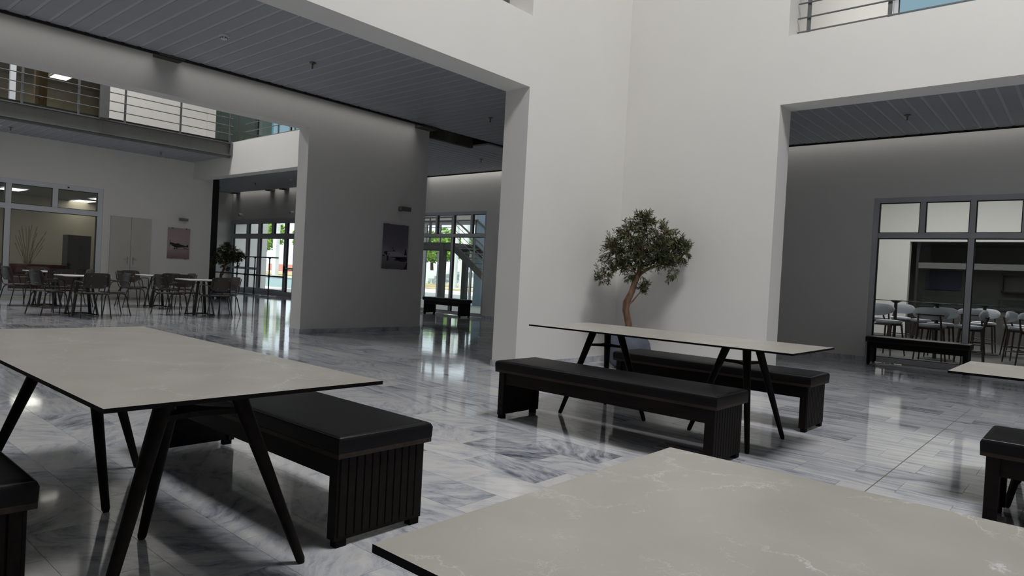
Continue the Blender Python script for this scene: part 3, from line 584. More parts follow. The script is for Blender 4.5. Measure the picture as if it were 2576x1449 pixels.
def make_chair():
    t = thing('cafe_chair', '', 'chair', group='brown armchairs around the café tables')
    sh = MB(); n = 10; ring = []
    for k in range(4):
        cx, cy = ((.16, .15), (-.16, .15), (-.16, -.15), (.16, -.15))[k]
        for i in range(4): a = k*PI/2+i*PI/6; ring.append((cx+.055*math.cos(a), cy+.055*math.sin(a)))
    sh.prism(ring, .445, .458)
    part('seat', sh, 'venr', t, smooth=True)
    # backrest: gently curved rounded panel, leaning back
    bk = MB(); nu, nv = 12, 6; vs = []; fs = []
    for side in (0, 1):
        for j in range(nv+1):
            v = j/nv; hw = .225*(.80+.20*math.sin(PI*min(1, .22+v*.62))) if j else .16
            if j == nv: hw = .205
            for i in range(nu+1):
                u = i/nu*2-1; x = u*hw; edge = (abs(u)**6)*.02
                z = .545+v*.285-(edge if j == nv else -edge if j == 0 else 0); y = -.235-.05*v+.045*(u*u)+(-.006 if side else .006)
                vs.append((x, y, z))
    w0 = (nu+1)*(nv+1)
    for j in range(nv):
        for i in range(nu):
            a = j*(nu+1)+i; fs += [(a, a+nu+1, a+nu+2, a+1), (w0+a, w0+a+1, w0+a+nu+2, w0+a+nu+1)]
    for j in range(nv):
        for c in (0, nu):
            a = j*(nu+1)+c; fs.append((a, a+nu+1, w0+a+nu+1, w0+a) if c else (a, w0+a, w0+a+nu+1, a+nu+1))
    for i in range(nu):
        for c in (0, nv):
            a = c*(nu+1)+i; fs.append((a, a+1, w0+a+1, w0+a))
    br = part('backrest', bk.add(vs, fs), 'venr', t, smooth=True)
    rv = MB()
    for x in (-.12, .12):
        for z in (.60, .77): rv.box(x-.006, -.30-(z-.6)*.14+.0, z-.006, x+.006, -.215, z+.006)
    part('rivet', rv, 'rivet', br)
    for s in (-1, 1):
        part('leg', MB().tube(arc_path([(s*.25, .245, 0), (s*.222, .19, .425), (s*.222, .0, .432)], .07), .0105, 7), 'chairtube', t, smooth=True)
        part('leg', MB().tube(arc_path([(s*.25, -.255, 0), (s*.222, -.16, .425), (s*.222, .0, .432)], .07), .0105, 7), 'chairtube', t, smooth=True)
        part('back_upright', MB().tube(arc_path([(s*.225, .10, .43), (s*.235, -.17, .43), (s*.20, -.225, .56), (s*.175, -.28, .80)], .08), .009, 7), 'chairtube', t, smooth=True)
        part('armrest', MB().tube(arc_path([(s*.205, -.235, .63), (s*.265, -.14, .665), (s*.27, .12, .665), (s*.245, .17, .44)], .06), .010, 7), 'chairtube', t, smooth=True)
    part('seat_rail', MB().tube([(-.222, .1, .436), (.222, .1, .436)], .009, 6).tube([(-.222, -.1, .436), (.222, -.1, .436)], .009, 6), 'chairtube', t)
    return t
ct = make_cafe(); tabs = {'a': (4.32, 14.6), 'b': (6.45, 14.35), 'c': (4.38, 17.05), 'd': (6.52, 16.75)}
tl = {'a': 'front café table before the office window', 'b': 'front café table nearest the entrance corridor', 'c': 'rear café table before the office window', 'd': 'rear café table before the cupboard doors'}
for k in 'abcd':
    if k == 'a': ct.location = (*tabs[k], 0); ct['label'] = 'white topped '+tl[k]
    else: dup(ct, (*tabs[k], 0), 0, 'white topped '+tl[k])
ch0 = make_chair(); first = True
chairs = {'a': [(4.33, 14.08, 0, 'near side'), (3.82, 14.80, -PI/2+.25, 'office end side'), (4.85, 14.62, PI/2, 'corridor side'), (4.30, 15.18, PI, 'far side')],
          'b': [(6.53, 13.85, .08, 'near side'), (5.93, 14.58, -PI/2+.25, 'office end side'), (7.02, 14.45, PI/2, 'corridor side'), (6.42, 14.93, PI, 'far side')],
          'c': [(4.40, 16.55, 0, 'near side'), (3.90, 17.25, -PI/2+.2, 'office end side'), (4.95, 17.1, PI/2, 'corridor side'), (4.40, 17.62, PI, 'far side')],
          'd': [(6.50, 16.23, .05, 'near side'), (5.95, 16.78, -PI/2, 'office end side'), (7.08, 16.8, PI/2, 'corridor side'), (6.20, 17.30, PI+.1, 'far side')]}
for k in 'abcd':
    for x, y, r, s in chairs[k]:
        lb = 'brown armchair on the %s of the %s' % (s, tl[k])
        if first: ch0.location = (x, y, 0); ch0.rotation_euler = (0, 0, r); ch0['label'] = lb; first = False
        else: dup(ch0, (x, y, 0), r, lb)

# ------------------------------------------------------------------ olive trees
def leaf_vs(p, d, nrm, L, W):
    d = d.normalized(); s = d.cross(nrm).normalized(); n = s.cross(d)
    return [p, p+d*L*.35+s*W*.5+n*W*.12, p+d*L*.35-s*W*.5+n*W*.12, p+d*L*.7+s*W*.42+n*W*.1, p+d*L*.7-s*W*.42+n*W*.1, p+d*L, p+d*L*.35, p+d*L*.7]
LF = [(0, 1, 6), (0, 6, 2), (1, 3, 7, 6), (2, 6, 7, 4), (3, 5, 7), (4, 7, 5)]
def make_olive(loc, label, ndet=300, clampwall=True):
    rnd = random.Random(3)
    t = thing('potted_olive_tree', label, 'tree', loc)
    R = Vector((.657, -.754, 0)); D = Vector((.754, .657, 0))
    def P(u, z, w=0): return R*u+D*w+Vector((0, 0, z))
    part('pot', MB().lathe([(.16, 0), (.235, .06), (.305, .18), (.32, .27), (.30, .36), (.25, .44), (.205, .475), (.19, .475), (.19, .45)], 32), 'pot', t, smooth=True)
    part('soil', MB().lathe([(.188, .44), (.188, .452), (.05, .46)], 20), 'soil', t)
    tr = [(0, .44, 0), (0, .6, 0), (-.05, .80, .02), (-.045, .90, .02), (.02, 1.06, 0), (.05, 1.18, 0), (.08, 1.28, 0)]
    part('trunk', MB().tube([P(*q) for q in tr], [.055, .047, .046, .05, .040, .040, .045], 12), 'bark', t, smooth=True)
    br = {'b1': [(.08, 1.27, 0), (.11, 1.42, -.02), (.12, 1.60, -.03), (.14, 1.85, 0), (.15, 2.05, 0)], 'b2': [(.08, 1.27, 0), (.20, 1.36, .02), (.36, 1.45, .04), (.48, 1.56, .02), (.62, 1.72, 0)],
          'b3': [(-.05, .84, .0), (.03, .92, -.02), (.10, 1.02, -.04), (.16, 1.12, -.05)], 'b4': [(.08, 1.28, 0), (-.05, 1.40, -.05), (-.2, 1.50, -.06), (-.32, 1.62, -.05)],
          'b5': [(-.05, 1.40, -.05), (-.22, 1.34, -.1), (-.36, 1.24, -.12), (-.47, 1.17, -.13)], 'b6': [(.36, 1.45, .04), (.47, 1.44, -.08), (.56, 1.36, -.12), (.60, 1.24, -.14)], 'b7': [(.48, 1.56, .02), (.65, 1.55, -.02), (.74, 1.64, -.05)],
          'b8': [(.12, 1.60, -.03), (.0, 1.75, -.1), (-.12, 1.9, -.1)], 'b9': [(.12, 1.6, -.03), (.3, 1.72, -.15), (.42, 1.9, -.15)]}
    rad = {'b1': (.030, .005), 'b2': (.026, .005), 'b3': (.016, .004), 'b4': (.013, .004), 'b5': (.008, .003), 'b6': (.007, .0025), 'b7': (.009, .003), 'b8': (.010, .004), 'b9': (.009, .004)}
    for k, q in br.items():
        n = len(q); part('branch', MB().tube([P(*a) for a in q], [rad[k][0]+(rad[k][1]-rad[k][0])*i/(n-1) for i in range(n)], 7), 'bark', t, smooth=True)
    lobes = [((.14, 1.74, 0), (.42, .40, .38), 270), ((.52, 1.64, 0), (.29, .28, .28), 170), ((-.14, 1.58, 0), (.32, .30, .30), 130), ((-.40, 1.22, -.1), (.15, .10, .12), 20), ((.48, 1.32, -.08), (.16, .14, .14), 12),
             ((.18, 1.12, -.05), (.12, .10, .10), 22), ((.22, 1.48, 0), (.34, .18, .3), 70), ((-.30, 1.78, 0), (.14, .16, .16), 14), ((.14, 2.08, 0), (.18, .12, .14), 20), ((.70, 1.68, -.05), (.11, .16, .1), 14), ((-.05, 1.17, -.05), (.10, .07, .08), 7), ((-.42, 1.42, -.05), (.12, .1, .1), 5), ((-.22, 1.38, -.05), (.18, .12, .15), 18)]
    tw = MB(); leaves = []
    bpts = [P(*(Vector(q[i]).lerp(Vector(q[i+1]), s/4))) for q in br.values() for i in range(len(q)-1) for s in range(4)]
    wx, wy = XB-.03-loc[0], YA-.03-loc[1]
    for (cu, cz, cw), (ru, rz, rw), cnt in lobes:
        for _ in range(cnt):
            while True:
                a = Vector((rnd.uniform(-1, 1), rnd.uniform(-1, 1), rnd.uniform(-1, 1)))
                if .15 < a.length <= 1: break
            e = P(cu+a.x*ru, cz+a.z*rz, cw+a.y*rw)
            if clampwall and (e.x > wx-.05 or e.y > wy-.05): continue
            b = min(bpts, key=lambda q: (q-e).length+rnd.random()*.12)
            dr = (e-b); ln = dr.length
            st = b if ln < .3 else e-dr.normalized()*.3*(.6+.4*rnd.random())
            if ln >= .3 and rnd.random() < .5: st = b
            dv = (e-st); mid = st+dv*.5+Vector((rnd.uniform(-.03, .03), rnd.uniform(-.03, .03), .03))
            tw.tube([st, mid, e], [.0028, .002, .0012], 4, caps=False)
            nl = rnd.randint(6, 10)
            for i in range(nl):
                u = .3+.7*(i+.5)/nl; p = st*(1-u)**2+mid*2*u*(1-u)+e*u*u
                ax = dv.normalized(); sd = ax.orthogonal().normalized(); sd.rotate(Matrix.Rotation(rnd.uniform(0, 2*PI), 3, ax))
                for sg in (1, -1):
                    d = (ax*.75+sd*sg*.75+Vector((0, 0, rnd.uniform(-.3, .25)))).normalized()
                    L = rnd.uniform(.042, .072)
                    q = p+d*L
                    if clampwall and (q.x > wx or q.y > wy): continue
                    leaves.append((p.copy(), d, Vector((rnd.uniform(-1, 1), rnd.uniform(-1, 1), rnd.uniform(.2, 1))), L, L*rnd.uniform(.15, .21), 1 if rnd.random() < .34 else 0))
    part('twigs', tw, 'bark', t, kind='stuff')
    leaves.sort(key=lambda l: l[0].dot(D))
    fo = MB()
    lm = [MB().add(leaf_vs(Vector((0, 0, 0)), Vector((0, 1, 0)), Vector((0, 0, 1)), .062, .0115), LF).mesh('leaf', [m]) for m in ('leaf', 'leaf2')]
    for i, (p, d, n, L, W, pale) in enumerate(leaves):
        if i < ndet:
            x = d.cross(n).normalized(); z = x.cross(d); o = link('leaf', lm[pale], t)
            sc = L/.062; o.matrix_local = Matrix.Translation(p) @ Matrix(((x.x*sc, d.x*sc, z.x*sc, 0), (x.y*sc, d.y*sc, z.y*sc, 0), (x.z*sc, d.z*sc, z.z*sc, 0), (0, 0, 0, 1)))
        else: fo.add(leaf_vs(p, d, n, L, W), LF, pale)
    part('foliage', fo, ['leaf', 'leaf2'], t, kind='stuff')
    return t
ol = make_olive((8.06, 4.86, 0), 'olive tree in a slate blue round pot in the white corner', 280)
t2 = make_olive((10.05, 20.9, 0), 'dark distant olive tree beside the black column near the entrance', 0, False); t2.scale = (.82,)*3; t2.rotation_euler = (0, 0, .5)

# ------------------------------------------------------------------ ceiling fittings
def sprinkler(loc, label):
    t = thing('sprinkler', label, 'sprinkler', loc, group='ceiling sprinklers')
    part('escutcheon', MB().lathe([(.045, 0), (.05, -.006), (.03, -.014)][::-1], 14), 'brass', t)
    part('nozzle', MB().lathe([(.006, -.085), (.012, -.08), (.010, -.05), (.015, -.03), (.012, -.012)], 10), 'brass', t)
    return t
def detector(loc, label):
    t = thing('smoke_detector', label, 'smoke detector', loc)
    part('base', MB().lathe([(.058, -.018), (.063, 0)], 24), 'whitepl', t, smooth=True)
    part('sensor_head', MB().lathe([(.028, -.052), (.04, -.046), (.043, -.018)], 24), 'whitepl', t, smooth=True)
    vt = MB()
    for k in range(8): a = k*PI/4; vt.box(.042, -.010, -.036, .046, .010, -.028, T=Matrix.Rotation(a, 4, 'Z'))
    part('vent', vt, 'black', t)
detector((3.97, 8.51, 4.02), 'white smoke detector on the corridor plank ceiling')
sprinkler((5.24, 8.50, 4.02), 'sprinkler on the corridor ceiling next to the smoke detector')
sprinkler((8.88, 8.47, 4.02), 'sprinkler on the corridor ceiling close to the white pier edge')
sprinkler((11.7, 11.4, 3.96), 'sprinkler on the plank ceiling before the stair window')
sprinkler((11.68, 2.36, 3.96), 'sprinkler on the plank ceiling before the bar window')
sprinkler((7.40, 19.2, 4.01), 'sprinkler under the steel walkway above the cupboard doors')
sprinkler((4.08, 19.2, 4.01), 'sprinkler under the steel walkway above the office window')
detector((3.86, 19.2, 4.01), 'white smoke detector under the steel walkway')
sprinkler((11.85, 25.2, 3.96), 'sprinkler before the entrance pilaster')
sprinkler((11.8, 22.4, 3.96), 'sprinkler in the middle of the entrance corridor ceiling')
sprinkler((11.8, 19.7, 3.96), 'sprinkler of the entrance corridor nearest the white pier')
detector((11.8, 20.1, 3.96), 'white smoke detector on the entrance corridor ceiling')

# ------------------------------------------------------------------ steel walkway and railings
wk = thing('walkway', 'grey steel I-beam walkway across the second court', 'walkway', (0, 17.87, 0), kind='structure')
bm_ = MB().box(-3, -.0, 4.02, 8.70, .16, 4.045).box(-3, .07, 4.045, 8.70, .085, 4.345).box(-3, 0, 4.345, 8.70, .16, 4.37)
part('beam', bm_, 'steel', wk)
part('end_plate', MB().box(8.66, -.02, 4.03, 8.715, .2, 4.36), 'steel', wk)
part('lower_channel', MB().box(-3, .10, 3.975, 8.70, .18, 4.02), 'steel', wk)
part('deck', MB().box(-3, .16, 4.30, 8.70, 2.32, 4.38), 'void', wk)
part('toe_board', MB().box(-3, .10, 4.37, 8.70, .115, 4.43), 'dark', wk)
for x in (3.45, 4.49, 5.54, 6.59, 7.5):
    b = MB()
    for dx in (-.05, .05):
        for dz in (.14, .22): b.tube([(x+dx, .055, 4.045+dz), (x+dx, .072, 4.045+dz)], .013, 6)
    part('bolt', b, 'steel', wk)
rl = thing('walkway_railing', 'grey bar railing along the steel walkway edge', 'railing', (0, 17.87, 0))
for x in (2.9, 3.98, 5.06, 6.04, 7.34, 8.64): part('post', MB().box(x-.022, .02, 4.37, x+.022, .045, 5.45), 'rail', rl)
for z in (4.595, 4.815, 5.02): part('bar', MB().tube([(-3, .0, z), (8.70, 0, z)], .011, 6), 'rail', rl)
part('handrail', MB().tube([(-3, .03, 5.46), (8.70, .03, 5.46)], .024, 8), 'rail', rl)
tag(part('steel_column', MB().box(5.485, 17.75, 4.37, 5.63, 17.86, 7.8).box(5.47, 17.74, 4.37, 5.645, 17.755, 7.8).box(5.47, 17.855, 4.37, 5.645, 17.865, 7.8), 'steel', None), 'grey steel column rising from the walkway beam', 'column', kind='structure')
def railing(name, label, x, y0, y1, z0, posts, zs, bend=None):
    t = thing(name, label, 'railing', (x, (y0+y1)/2, z0)); oy = (y0+y1)/2
    for y in posts: part('post', MB().box(-.012, y-oy-.022, -.02, .012, y-oy+.022, 1.02), 'rail', t)
    for z in zs: part('bar', MB().tube([(-.03, y0-oy, z), (-.03, y1-oy, z)], .011, 6), 'rail', t)
    part('handrail', MB().tube([(0, y0-oy, 1.03), (0, y1-oy, 1.03)], .024, 8), 'rail', t)
    return t
railing('parapet_railing', 'dark bar railing behind the white parapet of the second court', 8.95, 11.0, 17.6, 4.42, (11.3, 12.6, 13.9, 15.16, 15.95), (.06, .27, .48, .70))
railing('gallery_railing', 'dark bar railing in the upper gallery opening of the atrium', 9.03, -4.5, 3.15, 4.42, (3.02, 2.08, 1.1, .1, -.9, -1.9, -2.9, -3.9), (.12, .30, .49, .68, .86))
# upper rooms behind the walkway
up_ = thing('window_4', 'upper office window behind the walkway railing', 'window', (0, 20.3, 4.45), kind='structure')
fr = MB()
for x in (-1, 2.2, 4.31, 6.30): fr.box(x-.06, -.05, 0, x+.06, .05, 2.55)
fr.box(-1, -.05, 0, 6.35, .05, .1).box(-1, -.05, 2.45, 6.35, .05, 2.55)
part('frame', fr, 'whiteframe', up_)
for a, b in ((-.94, 2.14), (2.26, 4.25), (4.37, 6.24)): part('pane', MB().box(a, -.004, .1, b, .004, 2.45), 'glass', up_)
wall('wall_upper_office', 'y', 29.0, 29.2, 0, 10, 4.42, 7.4, [], 'brown back wall of the upper office', 'brownwall')
wall('wall_upper_office_side', 'x', 9.03, 9.2, 20.45, 29.0, 4.42, 7.4, [], 'brown side wall of the upper office', 'brownwall')
slab('ceiling_upper_office', 0, 20.46, 7.3, 9.03, 29, 7.4, 'brownwall', 'brown ceiling of the upper office', 'ceiling')
slab('floor_upper_office', 0, 20.46, 4.2, 9.03, 29.2, 4.42, 'void', 'floor of the upper office', 'slab')
tag(part('oak_post', MB().box(5.75, 24.4, 4.42, 6.05, 24.6, 7.3), 'oakpost', None), 'brown oak post inside the upper office', 'post', kind='structure')
def ceiling_light(x, y, z, sx, sy, label, group):
    t = thing('ceiling_light', label, 'ceiling light', (x, y, z), group=group)
    fr = MB().box(-sx/2-.03, -sy/2-.03, -.02, -sx/2, sy/2+.03, .03).box(sx/2, -sy/2-.03, -.02, sx/2+.03, sy/2+.03, .03).box(-sx/2, -sy/2-.03, -.02, sx/2, -sy/2, .03).box(-sx/2, sy/2, -.02, sx/2, sy/2+.03, .03)
    part('frame', fr, 'whitepl', t); part('diffuser', MB().box(-sx/2, -sy/2, -.012, sx/2, sy/2, 0), 'lamp', t)
ceiling_light(7.2, 27.3, 7.25, .5, 1.1, 'lit rectangular ceiling panel in the upper office', None)
# gallery beyond the parapet
gl = thing('glass_partition', 'pale green glass panels at the end of the upper gallery', 'partition', (10.4, 21.6, 4.42), kind='structure')
for i in range(4):
    part('pane', MB().box(-.9+i*.62, -.005, .05, -.9+i*.62+.58, .005, 2.5), 'tealglass', gl); part('mullion', MB().box(-.9+i*.62-.03, -.012, 0, -.9+i*.62-.01, .012, 2.55), 'rail', gl)
part('bar', MB().box(-.9, -.01, 1.02, 1.6, .01, 1.05).box(-.9, -.01, 2.5, 1.6, .01, 2.54), 'rail', gl)
gd = thing('door_3', 'white upper gallery door with lever handle, ajar behind the railing', 'door', (9.22, 20.32, 4.42), kind='structure')
part('door_leaf', MB().box(-.13, -.03, 0, .06, .03, 2.4), 'whiteframe', gd); part('frame', MB().box(.06, -.05, 0, .12, .05, 2.4), 'dark', gd); part('handle', MB().box(-.10, -.07, .98, .02, -.03, 1.0), 'chrome', gd)
grid_window('window_5', 'pale blue upper window behind the gallery railing of the atrium', 'x', 13.40, (-1, 3.02), (4.43, 6.6), [(4.43, 6.6, [1.7, .4])], 'whiteframe', bar=.07, gl='blueglass')
grid_window('window_6', 'pale blue upper window at the end of the upper gallery', 'x', 13.40, (19, 25.5), (4.6, 6.9), [(4.6, 6.9, [21, 23])], 'whiteframe', bar=.07, gl='blueglass')

# ------------------------------------------------------------------ office behind window_3
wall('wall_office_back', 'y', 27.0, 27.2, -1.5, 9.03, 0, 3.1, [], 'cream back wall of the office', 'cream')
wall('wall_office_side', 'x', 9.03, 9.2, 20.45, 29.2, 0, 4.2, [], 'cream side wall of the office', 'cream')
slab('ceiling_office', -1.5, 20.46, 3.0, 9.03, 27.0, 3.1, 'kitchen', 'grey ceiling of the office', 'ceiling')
for i, (x, y, lb) in enumerate(((5.27, 22.0, 'lit ceiling panel in the office closest to the window'), (7.75, 26.5, 'lit ceiling panel in the office above the dark cabinet'), (5.3, 24.5, 'lit ceiling panel in the middle of the office'), (3.4, 24.5, 'lit ceiling panel in the office behind the window mullion'), (7.75, 24.5, 'lit ceiling panel in the office behind the opening vent light'), (3.4, 22.0, 'lit ceiling panel in the office beyond the frame edge'))):
    ceiling_light(x, y, 2.985, .55, 1.1, lb, 'lit ceiling panels in the office')
cb = thing('office_cabinet', 'tall dark cabinet standing in the office', 'cabinet', (6.98, 24.3, 0))
part('body', MB().box(-.32, -.25, .05, .32, .25, 1.73), 'dark', cb, bevel=.004); part('plinth', MB().box(-.30, -.22, 0, .30, .23, .05), 'dark', cb)
part('door', MB().box(-.315, -.268, .06, -.003, -.25, 1.72), 'dark', cb); part('door', MB().box(.003, -.268, .06, .315, -.25, 1.72), 'dark', cb)
sf = thing('office_sofa', 'dark red sofa under the office window, seen over the chairs', 'sofa', (5.2, 22.8, 0))
part('seat', MB().box(-1.2, -.4, .12, 1.2, .35, .45), 'redsofa', sf, smooth=True, bevel=.04); part('backrest', MB().box(-1.2, .25, .4, 1.2, .45, .80), 'redsofa', sf, smooth=True, bevel=.04)
for s in (-1, 1): part('armrest', MB().box(s*1.2-.1, -.4, .12, s*1.2+.1, .45, .62), 'redsofa', sf, smooth=True, bevel=.03)
for x in (-1.1, 1.1):
    for y in (-.32, .36): part('leg', MB().box(x-.03, y-.03, 0, x+.03, y+.03, .13), 'dark', sf)
pl = thing('office_plant', 'thin yellowish dried plant beside the tall dark office cabinet', 'plant', (5.9, 25.2, 0))
part('pot', MB().lathe([(.14, 0), (.19, .35), (.17, .35)], 16), 'counter', pl, smooth=True)
st = MB(); rr = random.Random(5)
for k in range(26):
    a = rr.uniform(0, 2*PI); h = rr.uniform(1.2, 2.0); r = rr.uniform(.1, .5)
    st.tube([(0, 0, .33), (r*.3*math.cos(a), r*.3*math.sin(a), h*.6), (r*math.cos(a), r*math.sin(a), h)], [.006, .004, .009], 4)
part('stems', st, 'yellowflower', pl, kind='stuff')

# ------------------------------------------------------------------ entrance corridor: barrier, black column, stair rail
tag(part('black_column', MB().box(10.58, 23.1, 0, 10.86, 23.13, 4.0).box(10.58, 23.39, 0, 10.86, 23.42, 4.0).box(10.70, 23.13, 0, 10.74, 23.39, 4.0), 'black', None), 'black steel column behind the distant olive tree', 'column', kind='structure')
wall('wall_entrance_side', 'y', 24.6, 24.8, 9.03, 10.4, 0, 3.96, [], 'white side wall behind the black column')
bf = thing('barrier_rail', 'black tube barrier with round bases before the entrance doors', 'barrier', (12.4, 23.4, 0))
for y in (22.27, 23.30, 24.0, 24.62):
    part('post', MB().tube([(0, y-23.4, .02), (0, y-23.4, 1.38)], .022, 8), 'black', bf, smooth=True)
    part('base', MB().lathe([(.26, 0), (.25, .015), (.05, .03)], 20, c=(0, y-23.4, 0)), 'black', bf)
    cr_ = MB()
    for z, s in ((1.38, -1), (.73, -1), (.73, 1)):
        for e in (-1, 1): cr_.tube([(0, y-23.4, z+s*.10), (0, y-23.4+e*.03, z+s*.03), (0, y-23.4+e*.10, z)], .016, 5)
    part('joint', cr_, 'black', bf)
part('top_bar', MB().tube([(0, -1.7, 1.385), (0, 1.9, 1.385)], .02, 8), 'black', bf); part('middle_bar', MB().tube([(0, -2.1, .73), (0, 3.0, .73)], .026, 8), 'black', bf)
sr = thing('stair_rail', 'black slanted stair handrail half hidden by the court wall', 'railing', (10.3, 25.4, 0))
for z in (1.35, 1.05): part('bar', MB().tube([(-1.1, -.2, z), (.5, .3, z)], .02, 6), 'black', sr)
part('slanted_post', MB().tube([(-.62, -.2, .05), (-.1, .05, 1.75)], .055, 6), 'black', sr); part('bar', MB().tube([(-1.2, -.25, .62), (1.2, .3, .66)], .035, 6), 'black', sr); part('post', MB().tube([(.5, .3, 0), (.5, .3, 1.35)], .02, 6), 'black', sr); part('post', MB().tube([(-1.1, -.2, 0), (-1.1, -.2, 1.35)], .02, 6), 'black', sr)

# ------------------------------------------------------------------ stair hall behind window_2
wall('wall_hall_left', 'y', 22.4, 22.6, 13.5, 19.6, 0, TOP, [], 'white side wall of the stair hall'); wall('wall_hall_right', 'y', 6.6, 6.8, 13.5, 27.2, 0, TOP, [], 'white wall between stair hall and bar room')
wall('wall_hall_front', 'x', 19.5, 19.7, 6.8, 22.4, 0, TOP, [(13.0, 22.2, 0, 3.3)], 'pale wall above the outer glazing of the stair hall')
slab('floor_hall', 13.5, 6.8, -.08, 19.8, 22.4, 0, 'concrete', 'pale floor of the stair hall', 'floor')
slab('ceiling_hall_roof', 13.4, 6.6, TOP-.05, 20, 22.6, TOP, 'wall', 'white roof of the stair hall', 'ceiling')
grid_window('window_7', 'outer glazing of the stair hall with thin white posts', 'x', 19.6, (13.0, 22.2), (0, 3.3), [(0, 3.3, [21.3, 19.35, 17.4, 15.5, 14.2])], 'whiteframe', bar=.09)
tag(part('blue_pillar', MB().box(18.3, 17.35, 0, 18.8, 17.9, 8.0), 'bluepillar', None), 'pale blue pillar behind the staircase', 'pillar', kind='structure')
sc_ = thing('staircase', 'dark grey steel staircase with open treads behind the corridor window', 'staircase', (17.0, 17.8, 0))
part('landing_beam', MB().box(0, .0, 2.04, .12, 4.5, 2.29).box(1.2, 0, 2.04, 1.32, 4.5, 2.29), 'stairsteel', sc_); part('landing_deck', MB().box(.12, 0, 2.2, 1.2, 4.5, 2.28), 'stairsteel', sc_)
part('column', MB().box(-.02, .42, 0, .16, .64, 2.29).box(1.18, .42, 0, 1.34, .64, 2.04), 'stairsteel', sc_)
sl = .655
for x in (0, 1.2):
    n = 3.4; part('stringer', MB().prism([(0, 2.30), (0, 2.02), (-n, 2.02-n*sl+.0), (-n, 2.30-n*sl)], x, x+.06, T=Matrix(((0, 0, 1, 0), (1, 0, 0, 0), (0, 1, 0, 0), (0, 0, 0, 1)))), 'stairsteel', sc_)
for i in range(12):
    y = -.14-i*.28; z = 2.12-i*.28*sl
    part('tread', MB().box(.06, y-.15, z-.02, 1.2, y+.15, z+.02), 'stairsteel', sc_)
rp = MB()
for y in (0, -1.1, -2.2): rp.box(0.01, y-.02, 2.25+y*sl, .05, y+.02, 3.2+y*sl)
for y in (.1, 1.3, 2.6, 3.9): rp.box(.03, y-.02, 2.29, .07, y+.02, 3.22).box(1.26, y-.02, 2.29, 1.3, y+.02, 3.22)
part('rail_post', rp, 'rail', sc_)
rb = MB()
for dz in (.35, .55, .75): rb.tube([(.03, 0, 2.25+dz), (.03, -3.2, 2.25+dz-3.2*sl)], .01, 5).tube([(.03, 0.05, 2.29+dz), (.03, 4.4, 2.29+dz)], .01, 5)
part('rail_bar', rb, 'rail', sc_)
part('handrail', MB().tube([(.03, .05, 3.2), (.03, -3.2, 3.2-3.2*sl)], .035, 8).tube([(.03, .05, 3.22), (.03, 4.4, 3.22)], .035, 8).tube([(1.28, .0, 3.22), (1.28, 4.4, 3.22)], .035, 8).tube([(1.28, 0, 3.2), (1.28, -3.2, 3.2-3.2*sl)], .035, 8), 'rail', sc_, smooth=True)

# ------------------------------------------------------------------ bar room behind window_1
wall('wall_bar_back', 'x', 24.0, 24.25, -6.5, 6.6, 0, 5.0, [(-5.5, 4.55, -.01, 2.93)], 'white back wall of the bar room with the dark servery opening')
wall('wall_bar_side', 'y', -6.6, -6.4, 13.5, 28, 0, 5.0, [], 'white side wall of the bar room')
slab('ceiling_bar', 13.5, -6.5, 5.0, 27, 6.6, 5.1, 'wall', 'white ceiling of the bar room', 'ceiling')
slab('floor_bar', 13.5, -6.5, -.08, 27.2, 6.6, 0, 'grout', 'grey floor of the bar room', 'floor')
part('tile_field', MB().box(13.5, -6.5, 0, 27.2, 6.6, .002), 'counter', bpy.data.objects['floor_bar']).hide_render = False
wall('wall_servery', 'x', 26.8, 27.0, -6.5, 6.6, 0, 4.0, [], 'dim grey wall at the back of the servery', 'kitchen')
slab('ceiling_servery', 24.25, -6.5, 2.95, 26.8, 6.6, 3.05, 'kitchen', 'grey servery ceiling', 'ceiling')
sh = thing('roller_shutter', 'pale roller shutter box across the servery opening', 'shutter', (24.35, 0, 0))
part('box', MB().box(0, -5.4, 2.12, .2, 4.35, 2.30), 'steel', sh); part('side_rail', MB().box(0, 4.35, 0, .12, 4.42, 2.95), 'black', sh)
ct2 = thing('servery_counter', 'dark servery counter with a long glass display', 'counter', (23.2, 0, 0))
part('body', MB().box(0, -4, 0, .6, 4.0, .95), 'counter', ct2); part('worktop', MB().box(-.05, -4.05, .95, .65, 4.05, 1.0), 'dark', ct2)
part('glass_display', MB().box(.0, 2.1, 1.0, .4, 4.0, 1.26), 'tealglass', ct2); part('glass_display', MB().box(.0, .0, 1.0, .4, 2.05, 1.26), 'tealglass', ct2)
tag(part('blue_menu_board', MB().box(26.74, 3.5, 1.5, 26.79, 4.55, 2.15), 'blue', None), 'dark blue board on the servery back wall', 'board')
kc = thing('wall_cabinet', 'black framed shelf unit on the servery back wall beside the blue board', 'cabinet', (26.5, .8, 1.5))
part('frame', MB().box(0, -1.6, .55, .3, 1.6, .6).box(0, -1.6, 0, .3, 1.6, .04).box(0, 1.56, 0, .3, 1.6, .6).box(0, -1.6, 0, .3, -1.56, .6), 'black', kc); part('back_panel', MB().box(.25, -1.55, .04, .29, 1.55, .55), 'kitchen', kc)
